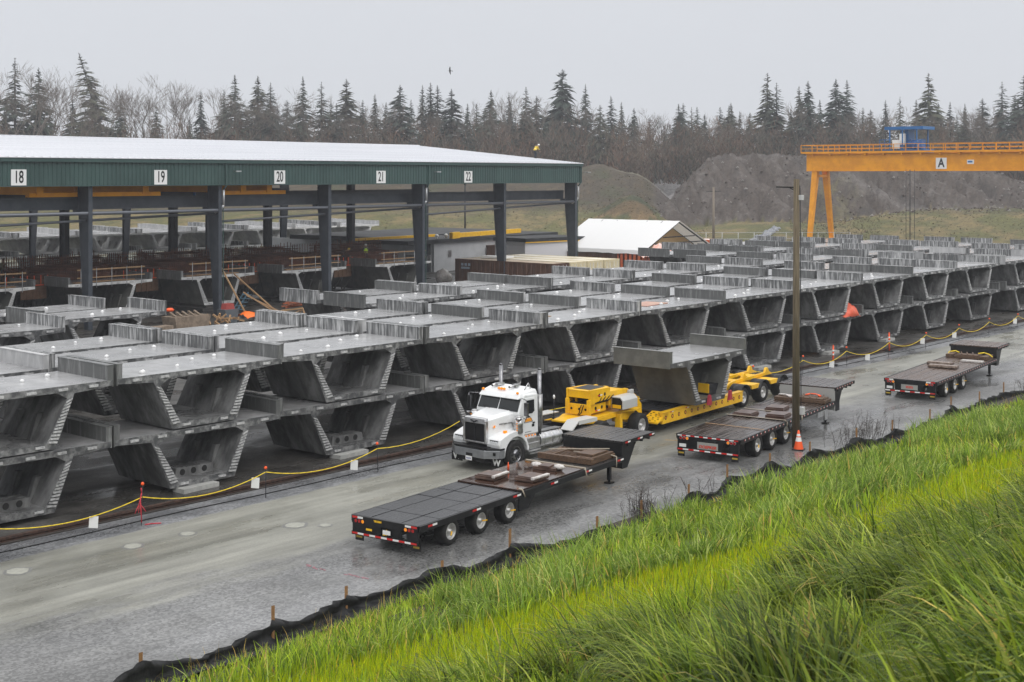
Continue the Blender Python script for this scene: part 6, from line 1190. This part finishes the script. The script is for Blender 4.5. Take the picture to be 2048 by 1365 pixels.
# dead weed stalks by the silt fence
def weed(b, n, h, spread):
    b.bx(-spread * 4, spread * 4, -spread * 2, spread * 2, -.06, -.01)
    for k in range(n):
        p = Vector((random.gauss(0, spread), random.gauss(0, spread * .5), 0)); d = Vector((random.gauss(0, .22), random.gauss(0, .22), 1)); q = p + d * h * random.uniform(.5, 1.1); b.tube([p, p.lerp(q, .5) + Vector((random.gauss(0, .03), 0, 0)), q], .006, 3)
        for s in range(6): t_ = random.uniform(.35, 1); a_ = p.lerp(q, t_); b.tube([a_, a_ + Vector((random.gauss(0, .12), random.gauss(0, .12), random.uniform(.02, .2)))], .004, 3)
MW = mat('dead_stalk', (.035, .024, .02), .9)
for i, (r, p, n_, h, s, lb_) in enumerate(((33.9, 24.2, 60, 1.0, .45, 'dark reddish clump of dead weed stalks at the fence below the near trailer'), (48.9, 24.9, 34, 1.1, .7, 'sparse dead stalks on the gravel right of the traffic cone'), (50.8, 25.0, 34, 1.1, .7, 'sparse dead stalks farther right of the traffic cone'), (37.2, 24.3, 10, .9, .4, 'few dead stalks at the sagging fence left of the cone'), (23.6, 21.6, 9, .9, .5, 'dark dead stalks standing in the grass left of centre'), (63.5, 23.5, 22, 1.2, .5, 'dark dead stalks at the fence near the right edge'))):
    tag(one(lambda b: weed(b, n_, h, s), 'dead_weed', MW, loc=(r, p, bank_z(p) if p < 24.3 else 0), fix=False), lb_, 'weed', 'dead weeds along the fence')
# ---------------------------------------------------------------- bird
bd_ = thing('bird', 'small dark bird gliding in the grey sky above the treeline', 'bird', PD(900, 210, H + (HZ - 142) / F * 210), .4)
def birdb(b):
    b.lathe([(.001, -.26), (.05, -.16), (.07, 0), (.05, .12), (.035, .2), (.001, .27)], (0, 0, 0), 'y', 10)
    b.prism([(-.02, -.24), (.02, -.24), (.09, -.42), (-.09, -.42)], 'z', -.01, .01)
    for s in (-1, 1): b.hexa([(s * .03, -.10, .0), (s * .03, .14, .0), (s * .36, .16, .12), (s * .36, -.06, .12), (s * .03, -.10, .02), (s * .03, .14, .02), (s * .36, .16, .14), (s * .36, -.06, .14)]); b.hexa([(s * .36, -.06, .12), (s * .36, .16, .12), (s * .72, .0, .04), (s * .70, -.08, .04), (s * .36, -.06, .14), (s * .36, .16, .14), (s * .72, .0, .05), (s * .70, -.08, .05)])
o = one(birdb, 'body', mat('feather', (.03, .028, .027), .8), bd_); o.rotation_euler = (.2, .9, .3)
# ---------------------------------------------------------------- people
M_skin = mat('skin', (.45, .27, .19), .6); M_jean = mat('work_trousers', (.03, .035, .045), .8); M_jack = mat('dark_jacket', (.05, .05, .05), .8); M_boot = mat('boot', (.02, .016, .012), .7)
def person_mesh(pose):
    P = {'stand': dict(pel=(0, 0, .92), ch=(0, .02, 1.28), nk=(0, .02, 1.46), hd=(0, -.02, 1.62), el=(.26, -.05, 1.16), ha=(.22, -.28, 1.02), kn=(.11, -.03, .5), an=(.11, .02, .09), to=(.12, -.16, .04)),
         'bend': dict(pel=(0, .12, .86), ch=(0, -.12, 1.15), nk=(0, -.26, 1.26), hd=(0, -.38, 1.34), el=(.24, -.28, .92), ha=(.16, -.46, .76), kn=(.12, -.02, .47), an=(.11, .08, .09), to=(.12, -.10, .04)),
         'kneel': dict(pel=(0, .02, .50), ch=(0, -.06, .84), nk=(0, -.10, 1.0), hd=(0, -.14, 1.15), el=(.25, -.18, .70), ha=(.18, -.40, .66), kn=(.13, -.28, .12), an=(.12, .12, .08), to=(.12, .26, .05))}[pose]
    v = [P['pel'], P['ch'], P['nk'], P['hd'], (P['hd'][0], P['hd'][1], P['hd'][2] + .10)]; r = [.15, .165, .06, .10, .085]; e = [(0, 1), (1, 2), (2, 3), (3, 4)]
    for s in (-1, 1):
        i = len(v); ch = P['ch']; v.append((s * .19, ch[1], ch[2] + .10)); r.append(.07); e.append((1, i))
        for k_, rd in (('el', .05), ('ha', .035)): a = P[k_]; v.append((s * a[0], a[1], a[2])); r.append(rd); e.append((len(v) - 2, len(v) - 1))
        h_ = P['ha']; v.append((s * (h_[0] - .01), h_[1] - .09, h_[2] - .02)); r.append(.03); e.append((len(v) - 2, len(v) - 1))
        i = len(v); v.append((s * .10, P['pel'][1], P['pel'][2] - .06)); r.append(.10); e.append((0, i))
        for k_, rd in (('kn', .065), ('an', .045), ('to', .04)): a = P[k_]; v.append((s * a[0], a[1], a[2])); r.append(rd); e.append((len(v) - 2, len(v) - 1))
    me = bpy.data.meshes.new('person'); me.from_pydata(v, e, []); o = bpy.data.objects.new('person', me); C.objects.link(o); sk = o.modifiers.new('skin', 'SKIN')
    for i, q in enumerate(r): me.skin_vertices[0].data[i].radius = (q, q); me.skin_vertices[0].data[i].use_root = (i == 0)
    o.modifiers.new('sub', 'SUBSURF').levels = 1; dg = bpy.context.evaluated_depsgraph_get(); m2 = bpy.data.meshes.new_from_object(o.evaluated_get(dg)); bpy.data.objects.remove(o)
    for m_ in (M_jack, M_jean, M_skin, M_boot): m2.materials.append(m_)
    for p in m2.polygons:
        c = p.center; p.use_smooth = True; p.material_index = 2 if (c.z > P['nk'][2] + .02 or (Vector(c) - Vector((math.copysign(P['ha'][0], c.x), P['ha'][1] - .07, P['ha'][2]))).length < .07) else (3 if c.z < .12 else (1 if c.z < P['pel'][2] + .02 else 0))
    return m2, P
PM = {k: person_mesh(k) for k in ('stand', 'bend', 'kneel')}
def person(pose, loc, rz, label, vest, hat, jacket=None, sc=1.):
    me, P = PM[pose]; o = bpy.data.objects.new('person', me); C.objects.link(o); o.location = loc; o.rotation_euler = (0, 0, rz); o.scale = (sc,) * 3; tag(o, label, 'person', None)
    if jacket: o.material_slots[0].link = 'OBJECT'; o.material_slots[0].material = jacket
    hd = Vector(P['hd']); h_ = one(lambda b: b.lathe([(.155, .035), (.118, .04), (.112, .10), (.07, .155), (.001, .17)], hd, 'z', 14), 'hard_hat', hat, o)
    if vest:
        a, c = Vector(P['pel']), Vector(P['ch']); n_ = (c - a).normalized()
        def vs(b):
            x = Vector((1, 0, 0)); y = n_.cross(x); n = 14
            R3 = [(.0, .155, .125, 0), (.3, .18, .14, 0), (.36, .182, .142, 1), (.46, .185, .145, 0), (.85, .205, .15, 0), (1.15, .19, .13, 0), (1.32, .12, .09, 0)]
            o0 = b.pts([a + n_ * ((c - a).length * t) + x * (rx * math.cos(2 * PI * k / n)) + y * (ry * math.sin(2 * PI * k / n)) for t, rx, ry, _ in R3 for k in range(n)])
            for i in range(len(R3) - 1):
                for k in range(n): b.face((o0 + i * n + k, o0 + i * n + (k + 1) % n, o0 + (i + 1) * n + (k + 1) % n, o0 + (i + 1) * n + k), 1 if R3[i][3] else 0, True)
        one(vs, 'safety_vest', [vest, M_refw], o)
    return o
M_lime = mat('hi_vis_lime', (.62, .85, .05), .7); M_hat = mat('hat_white', (.75, .75, .73), .4); M_haty = mat('hat_yellow', (.8, .55, .05), .4)
rt = sh(X1 - .8, 5.0, RZ0 + 5.5 / 22.9 * 2.09 + .06)
person('bend', rt, 1.2, 'worker in a yellow jacket crouching on the sloping roof edge', mat('hi_vis_yellow', (.80, .55, .03), .7), M_hat, mat('yellow_jacket', (.50, .36, .05), .7))
person('kneel', Vector((66.0, 88.2, .84)), -1.0, 'worker in lime vest crouching inside the second fresh segment', M_lime, M_haty)
person('stand', Vector((85.6, 92.3, 2.6)), 2.5, 'worker in lime vest standing behind the rail left of sign 22', M_lime, M_hat)
person('bend', Vector((83.2, 92.5, 2.6)), .6, 'worker in brown clothes bending over the rebar left of the lime-vested one', None, M_haty, mat('brown_jacket', (.10, .045, .03), .8))
person('stand', Vector((49.0, 96.8, 2.6)), 1.2, 'dark-clothed worker standing at the far left under the shed', None, mat('hat_dark', (.10, .05, .03), .5))
person('stand', Vector((52.6, 97.0, 2.6)), 2.4, 'worker in olive jacket under the shed near sign 18', None, mat('hat_dark', (.10, .05, .03), .5), mat('olive_jacket', (.12, .10, .04), .8))
# pale caps of grout on the hard pad and painted marks
GCM = mat('grout_spot', (.34, .34, .295), .6, 0, (.27, .27, .235), 6); GRM = mat('wet_ring', (.15, .15, .145), .4, 0, (.20, .20, .19), 8)
for i, (px, py, s, lb_) in enumerate(((35, 1143, .30, 'leftmost'), (265, 1093, .26, 'second'), (375, 1068, .22, 'third'), (590, 1051, .32, 'fourth'), (650, 1051, .18, 'rightmost small'))):
    pts_ = [(s * random.uniform(.85, 1.1) * math.cos(a), s * random.uniform(.85, 1.1) * math.sin(a)) for a in np.linspace(0, 2 * PI, 19)[:-1]]
    tag(one(lambda b: (b.prism([(x * 1.35, y * 1.3) for x, y in pts_], 'z', -.01, .004, 1), b.prism(pts_, 'z', -.01, .010, 0)), 'grout_patch', [GCM, GRM], loc=at(px, py)), lb_ + ' pale round grout cap set in the packed road surface', 'ground cap', 'pale grout caps in the road')
MPK = mat('pink_spray', (.26, .12, .14), .8)
for i, (a, c) in enumerate(((at(612, 1130), at(650, 1142)), (at(690, 1148), at(735, 1158)), (at(1330, 880), at(1395, 885)))):
    tag(one(lambda b: [b.beam(a.lerp(c, k / 6) + Vector((random.gauss(0, .05), random.gauss(0, .05), .003)), a.lerp(c, (k + 1) / 6) + Vector((random.gauss(0, .03), random.gauss(0, .03), .003)), .05 if i < 2 else .12, .006) for k in range(6)] and None, 'spray_mark', MPK if i < 2 else mat('spilled_clay', (.32, .22, .11), .8)), ('left faint pink spray line on the gravel', 'right faint pink spray line on the gravel', 'tan clay smear on the road left of the pole-side trailer')[i], 'ground mark', 'marks sprayed on the road' if i < 2 else None)
# ---------------------------------------------------------------- rainy air
if 1:
    b = MB(); b.bx(-120, 430, -130, 430, -1., 60); hz = b.build('haze', [mat('unused', (1, 1, 1))]); hz.data.materials.clear()
    m = bpy.data.materials.new('rain_air'); m.use_nodes = True; n, l = m.node_tree.nodes, m.node_tree.links; n.clear(); o_ = n.new('ShaderNodeOutputMaterial'); pv = n.new('ShaderNodeVolumePrincipled'); pv.inputs['Color'].default_value = (.93, .95, 1, 1); pv.inputs['Density'].default_value = .0004; l.new(pv.outputs[0], o_.inputs['Volume'])
    hz.data.materials.append(m); tag(hz, kind='stuff')
